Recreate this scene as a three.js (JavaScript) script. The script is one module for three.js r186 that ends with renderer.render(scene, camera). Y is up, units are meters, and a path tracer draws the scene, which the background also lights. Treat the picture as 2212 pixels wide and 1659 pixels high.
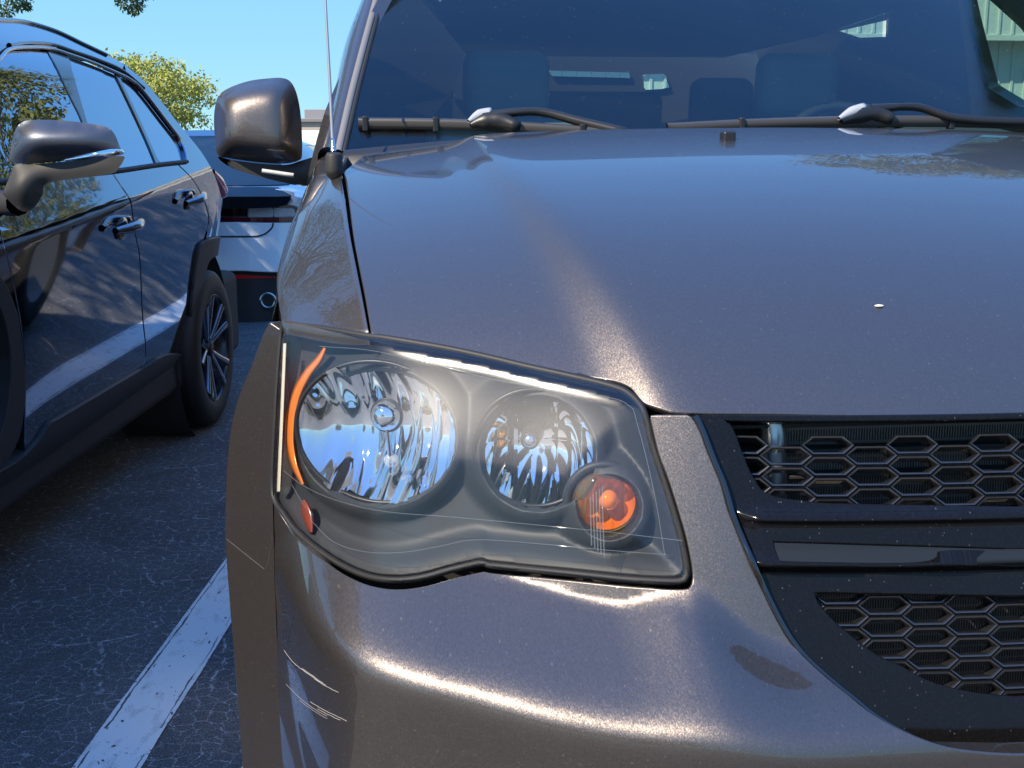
import * as THREE from 'three';
import { mergeGeometries, mergeVertices } from 'three/addons/utils/BufferGeometryUtils.js';
import { RoundedBoxGeometry } from 'three/addons/geometries/RoundedBoxGeometry.js';
import { ImprovedNoise } from 'three/addons/math/ImprovedNoise.js';

// ---------------------------------------------------------------- camera, sky, sun, exposure
const W = 2212, HT = 1659, FOC = 2650, EYE = 1.25;            // picture size the traces were read at, focal length, lens height
const PITCH = Math.atan((829.5 - 299) / FOC);
const YAW = Math.atan(306 * Math.cos(PITCH) / FOC);           // the van's long axis vanishes left of the middle
const LOT = YAW + Math.atan(51 * Math.cos(PITCH) / FOC);      // the parking rows run at this angle to the van
const scene = new THREE.Scene();
const camera = new THREE.PerspectiveCamera(2 * Math.atan(829.5 / FOC) * 180 / Math.PI, 4 / 3, 0.05, 600);
const FW = new THREE.Vector3(Math.sin(YAW) * Math.cos(PITCH), -Math.sin(PITCH), -Math.cos(YAW) * Math.cos(PITCH));
const RT = new THREE.Vector3(Math.cos(YAW), 0, Math.sin(YAW));
const UP = new THREE.Vector3().crossVectors(RT, FW);
const CAM = new THREE.Vector3(0, EYE, 0);
camera.position.copy(CAM);
camera.up.set(0, 1, 0);
camera.lookAt(CAM.clone().add(FW));

function skyTexture() {
  const w = 1024, h = 512, a = new Float32Array(w * h * 4);
  const zen = [0.075, 0.25, 0.76], mid = [0.165, 0.385, 0.56], hor = [0.28, 0.50, 0.57];
  for (let j = 0; j < h; j++) {
    const el = ((j + .5) / h - .5) * 180, t = Math.max(0, el) / 90;
    const k1 = Math.exp(-t * 16), k2 = Math.exp(-t * 3.2);
    for (let i = 0; i < w; i++) {
      const o = (j * w + i) * 4;
      for (let c = 0; c < 3; c++) a[o + c] = zen[c] + (mid[c] - zen[c]) * k2 + (hor[c] - mid[c]) * k1 * k2;
      a[o + 3] = 1;
    }
  }
  const t = new THREE.DataTexture(a, w, h, THREE.RGBAFormat, THREE.FloatType);
  t.mapping = THREE.EquirectangularReflectionMapping; t.magFilter = t.minFilter = THREE.LinearFilter; t.wrapS = THREE.RepeatWrapping;
  t.needsUpdate = true; return t;
}
scene.background = skyTexture();
scene.environment = scene.background;
scene.environmentIntensity = 1;
const SUN = new THREE.Vector3(-0.60, 0.69, 0.41).normalize();
const sun = new THREE.DirectionalLight(new THREE.Color().setRGB(1, 0.87, 0.69), 4.9);
sun.position.copy(SUN).multiplyScalar(40); sun.castShadow = true;
Object.assign(sun.shadow.camera, { left: -25, right: 25, top: 25, bottom: -25, near: 1, far: 120 });
sun.shadow.mapSize.set(4096, 4096); sun.shadow.radius = 1;
scene.add(sun, sun.target);
const renderer = new THREE.WebGLRenderer({ antialias: true });
renderer.toneMapping = THREE.LinearToneMapping;
renderer.toneMappingExposure = 1.85;
renderer.shadowMap.enabled = true;

// ---------------------------------------------------------------- small helpers
function rng(seed) { let s = seed >>> 0; return () => { s = (s + 0x6D2B79F5) | 0; let t = Math.imul(s ^ (s >>> 15), 1 | s); t = (t + Math.imul(t ^ (t >>> 7), 61 | t)) ^ t; return ((t ^ (t >>> 14)) >>> 0) / 4294967296; }; }
const V = (x, y, z) => new THREE.Vector3(x, y, z);
const lerp = (a, b, t) => a + (b - a) * t, clamp = (x, a, b) => Math.min(b, Math.max(a, x));
const sstep = (a, b, x) => { const t = clamp((x - a) / (b - a), 0, 1); return t * t * (3 - 2 * t); };
const softplus = (t, w) => t > 30 * w ? t : w * Math.log1p(Math.exp(Math.max(t / w, -40)));
const smin = (a, b, k) => { const h = clamp(.5 + .5 * (b - a) / k, 0, 1); return lerp(b, a, h) - k * h * (1 - h); };
const noiseGen = new ImprovedNoise();
const noise = (x, y, z = 0) => noiseGen.noise(x + 17.3, y + 5.1, z + 9.7);
const tn = (u, v, f, s) => { const a = u * 6.28318, b = v * 6.28318; return noise(Math.cos(a) * f + s, Math.sin(a) * f + Math.cos(b) * f, Math.sin(b) * f); };
function spline(xs, ys) {                                       // natural cubic spline
  const n = xs.length, h = [], M = new Array(n).fill(0), c = new Array(n).fill(0), d = new Array(n).fill(0);
  for (let i = 0; i < n - 1; i++) h[i] = xs[i + 1] - xs[i];
  for (let i = 1; i < n - 1; i++) { const a = h[i - 1], b = 2 * (h[i - 1] + h[i]), r = 6 * ((ys[i + 1] - ys[i]) / h[i] - (ys[i] - ys[i - 1]) / h[i - 1]); const m = b - a * c[i - 1]; c[i] = h[i] / m; d[i] = (r - a * d[i - 1]) / m; }
  for (let i = n - 2; i > 0; i--) M[i] = d[i] - c[i] * M[i + 1];
  return x => {
    if (x <= xs[0]) return ys[0] + (x - xs[0]) * ((ys[1] - ys[0]) / h[0] - h[0] * M[1] / 6);
    if (x >= xs[n - 1]) return ys[n - 1] + (x - xs[n - 1]) * ((ys[n - 1] - ys[n - 2]) / h[n - 2] + h[n - 2] * M[n - 2] / 6);
    let i = 0; while (i < n - 2 && x > xs[i + 1]) i++;
    const t = x - xs[i], u = xs[i + 1] - x, H = h[i];
    return (M[i] * u ** 3 + M[i + 1] * t ** 3) / (6 * H) + (ys[i] / H - M[i] * H / 6) * u + (ys[i + 1] / H - M[i + 1] * H / 6) * t;
  };
}
// smooth closed or open line through points; a third entry 1 marks a corner
function curve(pts, closed = true, per = 8) {
  const out = [], n = pts.length, segs = closed ? n : n - 1;
  const P = i => pts[closed ? (i + n) % n : clamp(i, 0, n - 1)];
  for (let i = 0; i < segs; i++) {
    const p1 = P(i), p2 = P(i + 1), p0 = p1[2] ? p1 : P(i - 1), p3 = p2[2] ? p2 : P(i + 2);
    for (let k = 0; k < per; k++) {
      const t = k / per, q = [0, 1].map(c => {
        const d1 = p1[2] || p0 === p1 ? (p2[c] - p1[c]) : .5 * (p2[c] - p0[c]), d2 = p2[2] || p3 === p2 ? (p2[c] - p1[c]) : .5 * (p3[c] - p1[c]);
        const m1 = p1[2] ? (p2[c] - p1[c]) : d1, m2 = p2[2] ? (p2[c] - p1[c]) : d2;
        const t2 = t * t, t3 = t2 * t;
        return (2 * t3 - 3 * t2 + 1) * p1[c] + (t3 - 2 * t2 + t) * m1 + (-2 * t3 + 3 * t2) * p2[c] + (t3 - t2) * m2;
      });
      out.push(q);
    }
  }
  if (!closed) out.push([pts[n - 1][0], pts[n - 1][1]]);
  return out;
}
// frames: the van's own axes, and the axes of the parking rows (same origin on the ground below the lens)
class Frame { constructor(turn) { this.q = new THREE.Quaternion().setFromAxisAngle(V(0, 1, 0), -turn); this.qi = this.q.clone().invert(); } out(p) { return p.applyQuaternion(this.q); } in(p) { return p.applyQuaternion(this.qi); } }
const VAN = new Frame(0), ROW = new Frame(LOT);
function ray(px, py, fr = VAN) { return fr.in(FW.clone().addScaledVector(RT, (px - 1106) / FOC).addScaledVector(UP, (829.5 - py) / FOC)); }
// the point where the sight line through a picture point meets the surface f(p) = 0 (f < 0 in front of it)
function hit(f, px, py, fr = VAN, t0 = .7, t1 = 40, step = .01) {
  const d = ray(px, py, fr), p = V(0, 0, 0), at = t => p.copy(d).multiplyScalar(t).add(CAM);
  let t = t0; while (t < t1 && f(at(t)) < 0) t += step;
  let lo = t - step, hi = t;
  for (let i = 0; i < 26; i++) { const m = (lo + hi) / 2; if (f(at(m)) > 0) hi = m; else lo = m; }
  return at(hi).clone();
}
function atDepth(px, py, depth, fr = VAN) { const d = ray(px, py, fr); return d.multiplyScalar(depth / -d.z).add(CAM); }   // depth along the frame's own z

// ---------------------------------------------------------------- meshing
function inside(poly, a, b) { let c = false; for (let i = 0, j = poly.length - 1; i < poly.length; j = i++) { const p = poly[i], q = poly[j]; if ((p[1] > b) !== (q[1] > b) && a < (q[0] - p[0]) * (b - p[1]) / (q[1] - p[1]) + p[0]) c = !c; } return c; }
function nearest(polys, a, b) {
  let best = 1e9, ba = 0, bb = 0;
  for (const poly of polys) for (let i = 0, j = poly.length - 1; i < poly.length; j = i++) {
    const p = poly[j], q = poly[i], dx = q[0] - p[0], dy = q[1] - p[1], l = dx * dx + dy * dy || 1e-12;
    const t = clamp(((a - p[0]) * dx + (b - p[1]) * dy) / l, 0, 1), x = p[0] + dx * t, y = p[1] + dy * t, e = (a - x) ** 2 + (b - y) ** 2;
    if (e < best) { best = e; ba = x; bb = y; }
  }
  return [Math.sqrt(best), ba, bb];
}
// a sheet-metal panel: the part of a smooth surface inside an outline (and outside holes), with a rolled edge turned in
function panel(polys, cell, pos, { edge = .014, roll = .0018, flip = false, sdPos = false, smooth = false, cellB = cell } = {}) {
  let a0 = 1e9, a1 = -1e9, b0 = 1e9, b1 = -1e9;
  for (const [a, b] of polys[0]) { a0 = Math.min(a0, a); a1 = Math.max(a1, a); b0 = Math.min(b0, b); b1 = Math.max(b1, b); }
  const sb = cell / cellB, sc = polys.map(p => p.map(([a, b]) => [a, b * sb]));
  a0 -= cell * 1.37; b0 -= cellB * 1.41;
  const na = Math.ceil((a1 - a0) / cell) + 2, nb = Math.ceil((b1 - b0) / cellB) + 2;
  const A = new Float64Array(na * nb), B = new Float64Array(na * nb), S = new Int8Array(na * nb), D = new Float64Array(na * nb);
  for (let j = 0; j < nb; j++) for (let i = 0; i < na; i++) {
    const k = j * na + i; let a = a0 + i * cell, b = b0 + j * cellB;
    let inn = false; for (const p of sc) if (inside(p, a, b * sb)) inn = !inn;
    const [d, x, y] = nearest(sc, a, b * sb);
    if (d < .72 * cell) { a = x; b = y / sb; S[k] = 0; D[k] = 0; } else { S[k] = inn ? 1 : -1; D[k] = inn ? d : -d; }
    A[k] = a; B[k] = b;
  }
  const map = new Int32Array(na * nb).fill(-1), P = [], N = [], UV = [], I = [];
  const vtx = k => {
    if (map[k] >= 0) return map[k];
    const a = A[k], b = B[k], d = Math.max(0, D[k]), p = pos(a, b, d), e = 1e-4;
    const pa = pos(a + e, b, d).sub(pos(a - e, b, d)), pb = pos(a, b + e, d).sub(pos(a, b - e, d)), n = pa.cross(pb).normalize(); if (flip) n.negate();
    P.push(p.x, p.y, p.z); N.push(n.x, n.y, n.z); UV.push(a, b); return map[k] = P.length / 3 - 1;
  };
  const tri = (x, y, z) => {
    if (S[x] < 0 || S[y] < 0 || S[z] < 0) return;
    if (!S[x] && !S[y] && !S[z]) { const a = (A[x] + A[y] + A[z]) / 3, b = (B[x] + B[y] + B[z]) / 3 * sb; let inn = false; for (const p of sc) if (inside(p, a, b)) inn = !inn; if (!inn) return; }
    const ar = (A[y] - A[x]) * (B[z] - B[x]) - (A[z] - A[x]) * (B[y] - B[x]); if (Math.abs(ar) < (S[x] || S[y] || S[z] ? 1e-4 : .03) * cell * cellB) return;
    const i = vtx(x), j = vtx(y), k = vtx(z); if ((ar > 0) !== flip) I.push(i, j, k); else I.push(i, k, j);
  };
  for (let j = 0; j < nb - 1; j++) for (let i = 0; i < na - 1; i++) { const k = j * na + i; if ((i + j) & 1) { tri(k, k + 1, k + na + 1); tri(k, k + na + 1, k + na); } else { tri(k, k + 1, k + na); tri(k + 1, k + na + 1, k + na); } }
  if (sdPos || smooth) { const g = new THREE.BufferGeometry(); g.setAttribute('position', new THREE.Float32BufferAttribute(P, 3)); g.setIndex(I); g.computeVertexNormals(); const n = g.attributes.normal.array; for (let i = 0; i < N.length; i++) N[i] = n[i]; }
  if (edge > 0) {
    const count = new Map(), key = (i, j) => i < j ? i * 4194304 + j : j * 4194304 + i;
    for (let t = 0; t < I.length; t += 3) for (let e = 0; e < 3; e++) { const k = key(I[t + e], I[t + (e + 1) % 3]); count.set(k, (count.get(k) || 0) + 1); }
    const out = new Map(), rim = [];
    for (let t = 0; t < I.length; t += 3) for (let e = 0; e < 3; e++) { const i = I[t + e], j = I[t + (e + 1) % 3]; if (count.get(key(i, j)) === 1) rim.push([i, j]); }
    for (const k of new Set(rim.flat())) {
      const a = UV[k * 2], b = UV[k * 2 + 1]; let da = 0, db = 0;
      for (let w = 0; w < 20; w++) { const ca = Math.cos(w * .314159), cb = Math.sin(w * .314159); let inn = false; for (const p of sc) if (inside(p, a + ca * cell * .35, b * sb + cb * cell * .35)) inn = !inn; if (!inn) { da += ca; db += cb / sb; } }
      const l = Math.hypot(da, db) || 1, e = cell * .2, o = pos(a + da / l * e, b + db / l * e, 0).sub(pos(a, b, 0)), n = V(N[k * 3], N[k * 3 + 1], N[k * 3 + 2]); o.addScaledVector(n, -o.dot(n)); out.set(k, o);
    }
    const prof = [[0, 0, 0], [.7 * roll, .3 * roll, .8], [roll, roll, 1.57], [roll, edge, 1.57]], rows = new Map();
    for (const [k, q] of out) {
      q.normalize(); const p = V(P[k * 3], P[k * 3 + 1], P[k * 3 + 2]), n = V(N[k * 3], N[k * 3 + 1], N[k * 3 + 2]), row = [];
      for (const [ou, dn, an] of prof) { const w = p.clone().addScaledVector(q, ou).addScaledVector(n, -dn), m = n.clone().multiplyScalar(Math.cos(an)).addScaledVector(q, Math.sin(an)); row.push(P.length / 3); P.push(w.x, w.y, w.z); N.push(m.x, m.y, m.z); UV.push(UV[k * 2], UV[k * 2 + 1]); }
      rows.set(k, row);
    }
    for (const [i, j] of rim) { const r = rows.get(i), s = rows.get(j); for (let m = 0; m < prof.length - 1; m++) { I.push(r[m], s[m + 1], s[m]); I.push(r[m], r[m + 1], s[m + 1]); } }
  }
  const g = new THREE.BufferGeometry();
  g.setAttribute('position', new THREE.Float32BufferAttribute(P, 3)); g.setAttribute('normal', new THREE.Float32BufferAttribute(N, 3)); g.setAttribute('uv', new THREE.Float32BufferAttribute(UV, 2));
  g.setIndex(I); return g;
}
// grid of points -> smooth mesh (rows[j][i])
function sheet(rows, flip = false) {
  const nj = rows.length, ni = rows[0].length, P = [], UV = [], I = [];
  for (let j = 0; j < nj; j++) for (let i = 0; i < ni; i++) { const p = rows[j][i]; P.push(p.x, p.y, p.z); UV.push(p.x + p.z * .7, p.y + p.z * .3); }
  for (let j = 0; j < nj - 1; j++) for (let i = 0; i < ni - 1; i++) { const k = j * ni + i; if (flip) I.push(k, k + ni, k + 1, k + 1, k + ni, k + ni + 1); else I.push(k, k + 1, k + ni, k + 1, k + ni + 1, k + ni); }
  const g = new THREE.BufferGeometry(); g.setAttribute('position', new THREE.Float32BufferAttribute(P, 3)); g.setAttribute('uv', new THREE.Float32BufferAttribute(UV, 2)); g.setIndex(I); g.computeVertexNormals(); return g;
}
function tube(pts, r, seg = 0, rad = 8, closed = false) { const c = new THREE.CatmullRomCurve3(pts, closed, 'centripetal'); return new THREE.TubeGeometry(c, seg || pts.length * 4, r, rad, closed); }
function taper(pts, rs, rad = 8, per = 4) {                      // tube of changing radius, capped
  const c = new THREE.CatmullRomCurve3(pts, false, 'centripetal'), n = (pts.length - 1) * per, fr = c.computeFrenetFrames(n, false), rows = [];
  for (let i = 0; i <= n; i++) { const t = i / n, p = c.getPoint(t), k = t * (rs.length - 1), a = Math.min(rs.length - 2, Math.floor(k)), r = lerp(rs[a], rs[a + 1], k - a), row = []; for (let j = 0; j <= rad; j++) { const w = j / rad * Math.PI * 2; row.push(p.clone().addScaledVector(fr.normals[i], Math.cos(w) * r).addScaledVector(fr.binormals[i], Math.sin(w) * r)); } rows.push(row); }
  const end = rows[rows.length - 1], e = c.getPoint(1); rows.push(end.map(() => e.clone()));
  return sheet(rows);
}
function merged(list) { return mergeGeometries(list.map(g => { const n = g.index ? g.toNonIndexed() : g.clone(); for (const k of Object.keys(n.attributes)) if (!['position', 'normal', 'uv'].includes(k)) n.deleteAttribute(k); if (!n.attributes.uv) n.setAttribute('uv', new THREE.Float32BufferAttribute(new Float32Array(n.attributes.position.count * 2), 2)); return n; })); }
function box(x0, x1, y0, y1, z0, z1, r = .006, s = 2) { const g = new RoundedBoxGeometry(x1 - x0, y1 - y0, z1 - z0, s, Math.min(r, (x1 - x0) / 2.1, (y1 - y0) / 2.1, (z1 - z0) / 2.1)); g.translate((x0 + x1) / 2, (y0 + y1) / 2, (z0 + z1) / 2); return g; }
const names = {};
function numbered(n) { names[n] = (names[n] ?? -1) + 1; return names[n] ? `${n}_${String(names[n]).padStart(3, '0')}` : n; }
function thing(name, label, category, base, frame = VAN, group) {
  const o = new THREE.Group(); o.name = numbered(name); o.position.copy(frame.out(base.clone())); o.quaternion.copy(frame.q); o.userData = { label, category }; if (group) o.userData.group = group;
  o.updateMatrix(); o.own = base.clone(); scene.add(o); return o;
}
const offs = new WeakMap();
function part(parent, name, geom, mat, label) {                   // geometry given in the frame's axes, kept relative to the thing's base
  const base = parent.own || offs.get(parent) || V(0, 0, 0);
  geom.translate(-base.x, -base.y, -base.z);
  const m = new THREE.Mesh(geom, mat); m.name = name; m.castShadow = m.receiveShadow = true; if (label) m.userData.label = label;
  offs.set(m, base); parent.add(m); return m;
}
function subgroup(parent, name) { const g = new THREE.Group(); g.name = name; offs.set(g, parent.own || offs.get(parent)); parent.add(g); return g; }
function struct(name, geom, mat, label, category, kind = 'structure') { const m = new THREE.Mesh(geom, mat); m.name = name; m.castShadow = m.receiveShadow = true; m.userData = { kind, label, category }; scene.add(m); return m; }

// ---------------------------------------------------------------- materials
function tex(n, f, rep, srgb = false) {
  const a = new Uint8Array(n * n * 4); for (let j = 0; j < n; j++) for (let i = 0; i < n; i++) { const c = f(i / n, j / n, i, j), o = (j * n + i) * 4; a[o] = c[0] * 255; a[o + 1] = c[1] * 255; a[o + 2] = c[2] * 255; a[o + 3] = (c[3] ?? 1) * 255; }
  const t = new THREE.DataTexture(a, n, n); t.wrapS = t.wrapT = THREE.RepeatWrapping; t.magFilter = THREE.LinearFilter; t.minFilter = THREE.LinearMipmapLinearFilter; t.generateMipmaps = true; t.repeat.set(1 / rep, 1 / rep); if (srgb) t.colorSpace = THREE.SRGBColorSpace; t.needsUpdate = true; return t;
}
const rgb = (r, g, b) => new THREE.Color().setRGB(r, g, b);
const mat = (color, roughness, o = {}) => new THREE.MeshPhysicalMaterial({ color, roughness, side: THREE.DoubleSide, ...o });
const rT = rng(11);
const flake = tex(512, () => { const r = Math.sqrt(-2 * Math.log(1 - rT() * .98)) * .045, w = rT() * 6.283, x = clamp(r * Math.cos(w), -.7, .7), y = clamp(r * Math.sin(w), -.7, .7); return [x * .5 + .5, y * .5 + .5, Math.sqrt(Math.max(.1, 1 - x * x - y * y)) * .5 + .5]; }, .42);
// dust specks and faint film grain on the lacquer
function speckMap(seed, count, big, base) {
  const n = 1024, a = new Float32Array(n * n).fill(0), r = rng(seed);
  for (let k = 0; k < count; k++) { const x = r() * n, y = r() * n, s = .45 + r() * r() * big, v = .12 + .7 * r() * r(); for (let j = -3; j <= 3; j++) for (let i = -3; i <= 3; i++) { const d = Math.hypot(i, j), w = clamp(1.2 - d / s, 0, 1) * v, q = ((Math.floor(y) + j + n) % n) * n + (Math.floor(x) + i + n) % n; a[q] = Math.max(a[q], w); } }
  return [n, a, base];
}
const [spN, spA] = speckMap(5, 3000, 1.1);
const paintMap = tex(1024, (u, v, i, j) => { const g = .80 + .20 * rT(), d = spA[j * spN + i]; return [clamp(g + d, 0, 1), clamp(g + d, 0, 1), clamp(g + d * .95, 0, 1)].map(c => lerp(c * .78, 1, d)); }, .9);
const paintMetal = tex(1024, (u, v, i, j) => { const d = spA[j * spN + i]; return [0, clamp(.74 + .26 * d, 0, 1), clamp(1 - d, 0, 1)]; }, .9);
const dustyBlack = tex(512, (u, v) => { const n = .5 + .5 * tn(u, v, 2.3, 4), d = rT() > .9985 ? .2 + .4 * rT() : rT() > .93 ? .03 * n : 0, x = .018 + .014 * rT() + d; return [x, x * .98, x * .95]; }, .5);
const wipeMap = tex(512, (u, v) => { const r = Math.hypot(u - .1, v + .6), st = .5 + .5 * noise(r * 46, u * 2), st2 = .5 + .5 * noise(r * 120, v * 3, 4), sp = rT() > .9965 ? .5 : 0, x = clamp(.10 + .34 * st * st + .16 * st2 + sp, 0, 1); return [x, x, x]; }, 1.6);
const PAINT = rgb(.160, .139, .126);
const M = {
  paint: mat(PAINT, .55, { metalness: .84, map: paintMap, roughnessMap: paintMetal, metalnessMap: paintMetal, normalMap: flake, normalScale: new THREE.Vector2(1, 1), clearcoat: 1, clearcoatRoughness: .018 }),
  suv: mat(rgb(.15, .19, .26), .045, { metalness: 1, clearcoat: 1, clearcoatRoughness: .008 }),
  suvCap: mat(rgb(.075, .08, .095), .42, { metalness: .75, normalMap: flake, normalScale: new THREE.Vector2(.6, .6), clearcoat: 1, clearcoatRoughness: .02 }),
  cladding: mat(rgb(.022, .024, .029), .55),
  plastic: mat(rgb(.012, .012, .013), .42),
  plasticRough: mat(rgb(.022, .021, .020), .62),
  gloss: mat(rgb(.006, .006, .008), .12, { clearcoat: 1, clearcoatRoughness: .02 }),
  surround: mat(rgb(.22, .22, .24), .10, { specularIntensity: .5, map: dustyBlack }),
  rubber: mat(rgb(.012, .012, .013), .6),
  dark: mat(rgb(.022, .022, .024), .75),
  chrome: mat(rgb(.86, .87, .88), .035, { metalness: 1 }),
  chromeSoft: mat(rgb(.55, .56, .58), .18, { metalness: 1 }),
  silver: mat(rgb(.50, .50, .49), .3, { metalness: .9 }),
  glass: mat(rgb(.50, .72, .70), .0, { transmission: 1, thickness: 0, ior: 1.52, specularIntensity: 1 }),
  shield: mat(rgb(.66, .86, .82), .62, { transmission: 1, thickness: 0, ior: 1.52, roughnessMap: wipeMap }),
  privacy: mat(rgb(.26, .32, .40), .01, { metalness: 1, clearcoat: 1, clearcoatRoughness: 0 }),
  lens: mat(rgb(.95, .96, .955), .21, { transmission: 1, thickness: 0, ior: 1.62 }),
  housing: mat(rgb(.022, .024, .028), .5, { specularIntensity: .6 }),
  amber: mat(rgb(1, .78, .34), .02, { transmission: .96, thickness: 0, ior: 1.5 }),
  amberSolid: mat(rgb(.85, .20, .010), .16, { metalness: .25, clearcoat: 1, clearcoatRoughness: .05 }),
  amberMirror: mat(rgb(1, .36, .03), .14, { metalness: .55 }),
  red: mat(rgb(.45, .006, .008), .12, { clearcoat: 1 }),
  redPaint: mat(rgb(.85, .012, .02), .3),
  interior: mat(rgb(.035, .037, .042), .75),
  interiorLight: mat(rgb(.085, .09, .09), .8),
  seat: mat(rgb(.11, .115, .115), .7),
  white: mat(rgb(.78, .80, .82), .35, { clearcoat: .8, clearcoatRoughness: .04 }),
  truckWhite: mat(rgb(.72, .74, .74), .45),
};

// ---------------------------------------------------------------- ground, painted line
const rG = rng(21);
// crackle: fine pale lines where the old surface has crazed, with pale grit
function crackField(n, cells, seed) {
  const r = rng(seed), pts = []; for (let j = 0; j < cells; j++) for (let i = 0; i < cells; i++) pts.push([(i + .1 + .8 * r()) / cells, (j + .1 + .8 * r()) / cells]);
  return (u, v) => { const ci = Math.floor(u * cells), cj = Math.floor(v * cells); let a = 9, b = 9; for (let y = -1; y <= 1; y++) for (let x = -1; x <= 1; x++) { const k = ((cj + y + cells) % cells) * cells + (ci + x + cells) % cells, px = pts[k][0] + (ci + x < 0 ? -1 : ci + x >= cells ? 1 : 0), py = pts[k][1] + (cj + y < 0 ? -1 : cj + y >= cells ? 1 : 0), d = Math.hypot(px - u, py - v); if (d < a) { b = a; a = d; } else if (d < b) b = d; } return (b - a) * cells; };
}
const crack1 = crackField(0, 5, 3), crack2 = crackField(0, 44, 8);
const asphMap = tex(1024, (u, v) => {
  const wu = u + .012 * tn(u, v, 3.1, 1), wv = v + .012 * tn(u, v, 3.1, 7), m = (a) => a - Math.floor(a);
  const g = rG(), big = tn(u, v, 1.3, 3), c1 = crack1(m(wu), m(wv)), c2 = crack2(m(wu + .004 * tn(u, v, 9, 2)), m(wv));
  let x = .335 + .28 * (g - .5) + .05 * big;
  if (g > .975) x += .30 * rG();
  const br = .5 + .5 * tn(u, v, 4, 12), br2 = .5 + .5 * tn(u, v, 11, 5); if (c1 < .02 && br2 > .55) x += .2; if (c2 < .13 * br2 && br > .33 && rG() > .3) x += .34 * rG() + .06;
  return [clamp(x * 1.0, 0, 1), clamp(x * 1.005, 0, 1), clamp(x * 1.03, 0, 1)];
}, 1.7, true);
const asphBump = tex(512, () => { const g = rG(); return [g, g, g]; }, .5);
M.asphalt = mat(rgb(1, 1, 1), .86, { map: asphMap, bumpMap: asphBump, bumpScale: .0025 });
{
  const g = new THREE.PlaneGeometry(500, 500, 1, 1); g.rotateX(-Math.PI / 2); const uv = g.attributes.uv, p = g.attributes.position; for (let i = 0; i < uv.count; i++) uv.setXY(i, p.getX(i), p.getZ(i));
  struct('ground', g, M.asphalt, 'dark crazed asphalt of the parking lot', 'ground');
}
const paintedBreak = tex(1024, (u, v) => {
  const ac = Math.abs(noise(u * 2.2, v * 55)) + .35 * Math.abs(noise(u * 9, v * 140)), side = Math.min(u, 1 - u), ed = side - .025 - .008 * noise(v * 23, 3) - .007 * noise(v * 240, 9);
  const crackl = ac < .028 && noise(u * 3, v * 22, 4) > -.05, groove = Math.abs(side - .10 - .03 * noise(v * 21, u > .5 ? 1 : 7) - .012 * noise(v * 160, 1)) < .012 + .018 * noise(v * 37, u > .5 ? 2 : 5) && noise(v * 13, u > .5 ? 3 : 8) > -.22, chip = noise(u * 14, v * 110, 6) > .60;
  const g = .93 + .07 * rG() + .03 * noise(u * 6, v * 40);
  const on = ed > 0 && !crackl && !groove && !chip; return on ? [g, g, g, 1] : [.2, .2, .21, ed > 0 && rG() > .55 && groove ? 1 : 0];
}, 1);
paintedBreak.repeat.set(1, 1);
{
  const geo = new THREE.BufferGeometry(), L = [-.935, -.79], y = .004, P = [], UV = [], I = [], n = 60;
  for (let k = 0; k <= n; k++) { const z = -1.95 - k * .16; for (let s = 0; s < 2; s++) { const p = ROW.out(V(L[s] + .004 * noise(k * .7, s * 5), y, z)); P.push(p.x, p.y, p.z); UV.push(s, k * .16 / 2.4); } }
  for (let k = 0; k < n; k++) I.push(k * 2, k * 2 + 1, k * 2 + 2, k * 2 + 1, k * 2 + 3, k * 2 + 2);
  geo.setAttribute('position', new THREE.Float32BufferAttribute(P, 3)); geo.setAttribute('uv', new THREE.Float32BufferAttribute(UV, 2)); geo.setIndex(I); geo.computeVertexNormals();
  struct('parking_line', geo, mat(rgb(.74, .76, .76), .7, { map: paintedBreak, alphaTest: .5 }), 'cracked white painted parking bay line on the asphalt', 'parking line');
}

// ---------------------------------------------------------------- the van's body surfaces
const XC = .83, XB = .735;
const mx = x => XC - Math.abs(x - XC);                             // folds the right half onto the left
const hoodRidge = d => .372 - .30 * (d - 1.42) + .135 * (d - 1.42) ** 2;
function hoodY(x, d) {
  x = mx(x); const X = XC - x, D = d - 1.42;
  return .915 + .40 * (1 - Math.exp(-D / .5)) - .045 * X * X - .21 * Math.exp(-D / .9) * softplus(hoodRidge(d) - x, .028) - .036 * Math.exp(-D / 1.2) / (1 + Math.exp((x - hoodRidge(d) + .018) / .0125)) - .055 * Math.exp(-Math.max(-.1, D) / .12) + .006;
}
const planU = spline([-.31, -.27, -.245, -.205, -.15, -.08, 0, .1, .2, .3, .4, .55, .7, .83, .96], [2.40, 2.20, 2.09, 1.955, 1.82, 1.715, 1.63, 1.572, 1.515, 1.463, 1.425, 1.399, 1.388, 1.385, 1.388]);
const leanU = x => .35 * sstep(-.24, -.08, x) + .03;
const frontU = (x, y) => { x = mx(x); return planU(x) + leanU(x) * (y - .82); };
const crestY = x => .60 + .03 * (1 - sstep(-.08, .28, x)), shelfOff = spline([-.25, -.15, -.1, -.066, 0, .1, .17, .28, .387, .47, .55, .7, .83, .96], [0, .08, .19, .235, .245, .24, .236, .224, .218, .21, .20, .19, .187, .19]);
function frontD(x, y) {                                            // depth of the painted nose: upper face and the bumper standing out below it
  x = mx(x); const up = planU(x) + leanU(x) * (y - .82);
  const off = Math.max(0, shelfOff(x)), CREST = crestY(x), sl = lerp(1.3, 2.1, sstep(-.15, -.06, x)) - .4 * sstep(.28, .36, x) + 1.7 * sstep(.37, .50, x);
  const face = planU(x) - off - .06 * (Math.min(y, CREST) - CREST) - .25 * softplus(.40 - y, .02) * -1;
  const bump = face + sl * softplus(y - CREST, .010);
  return smin(up, bump, lerp(.012, .045, sstep(.33, .42, x)));
}
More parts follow.
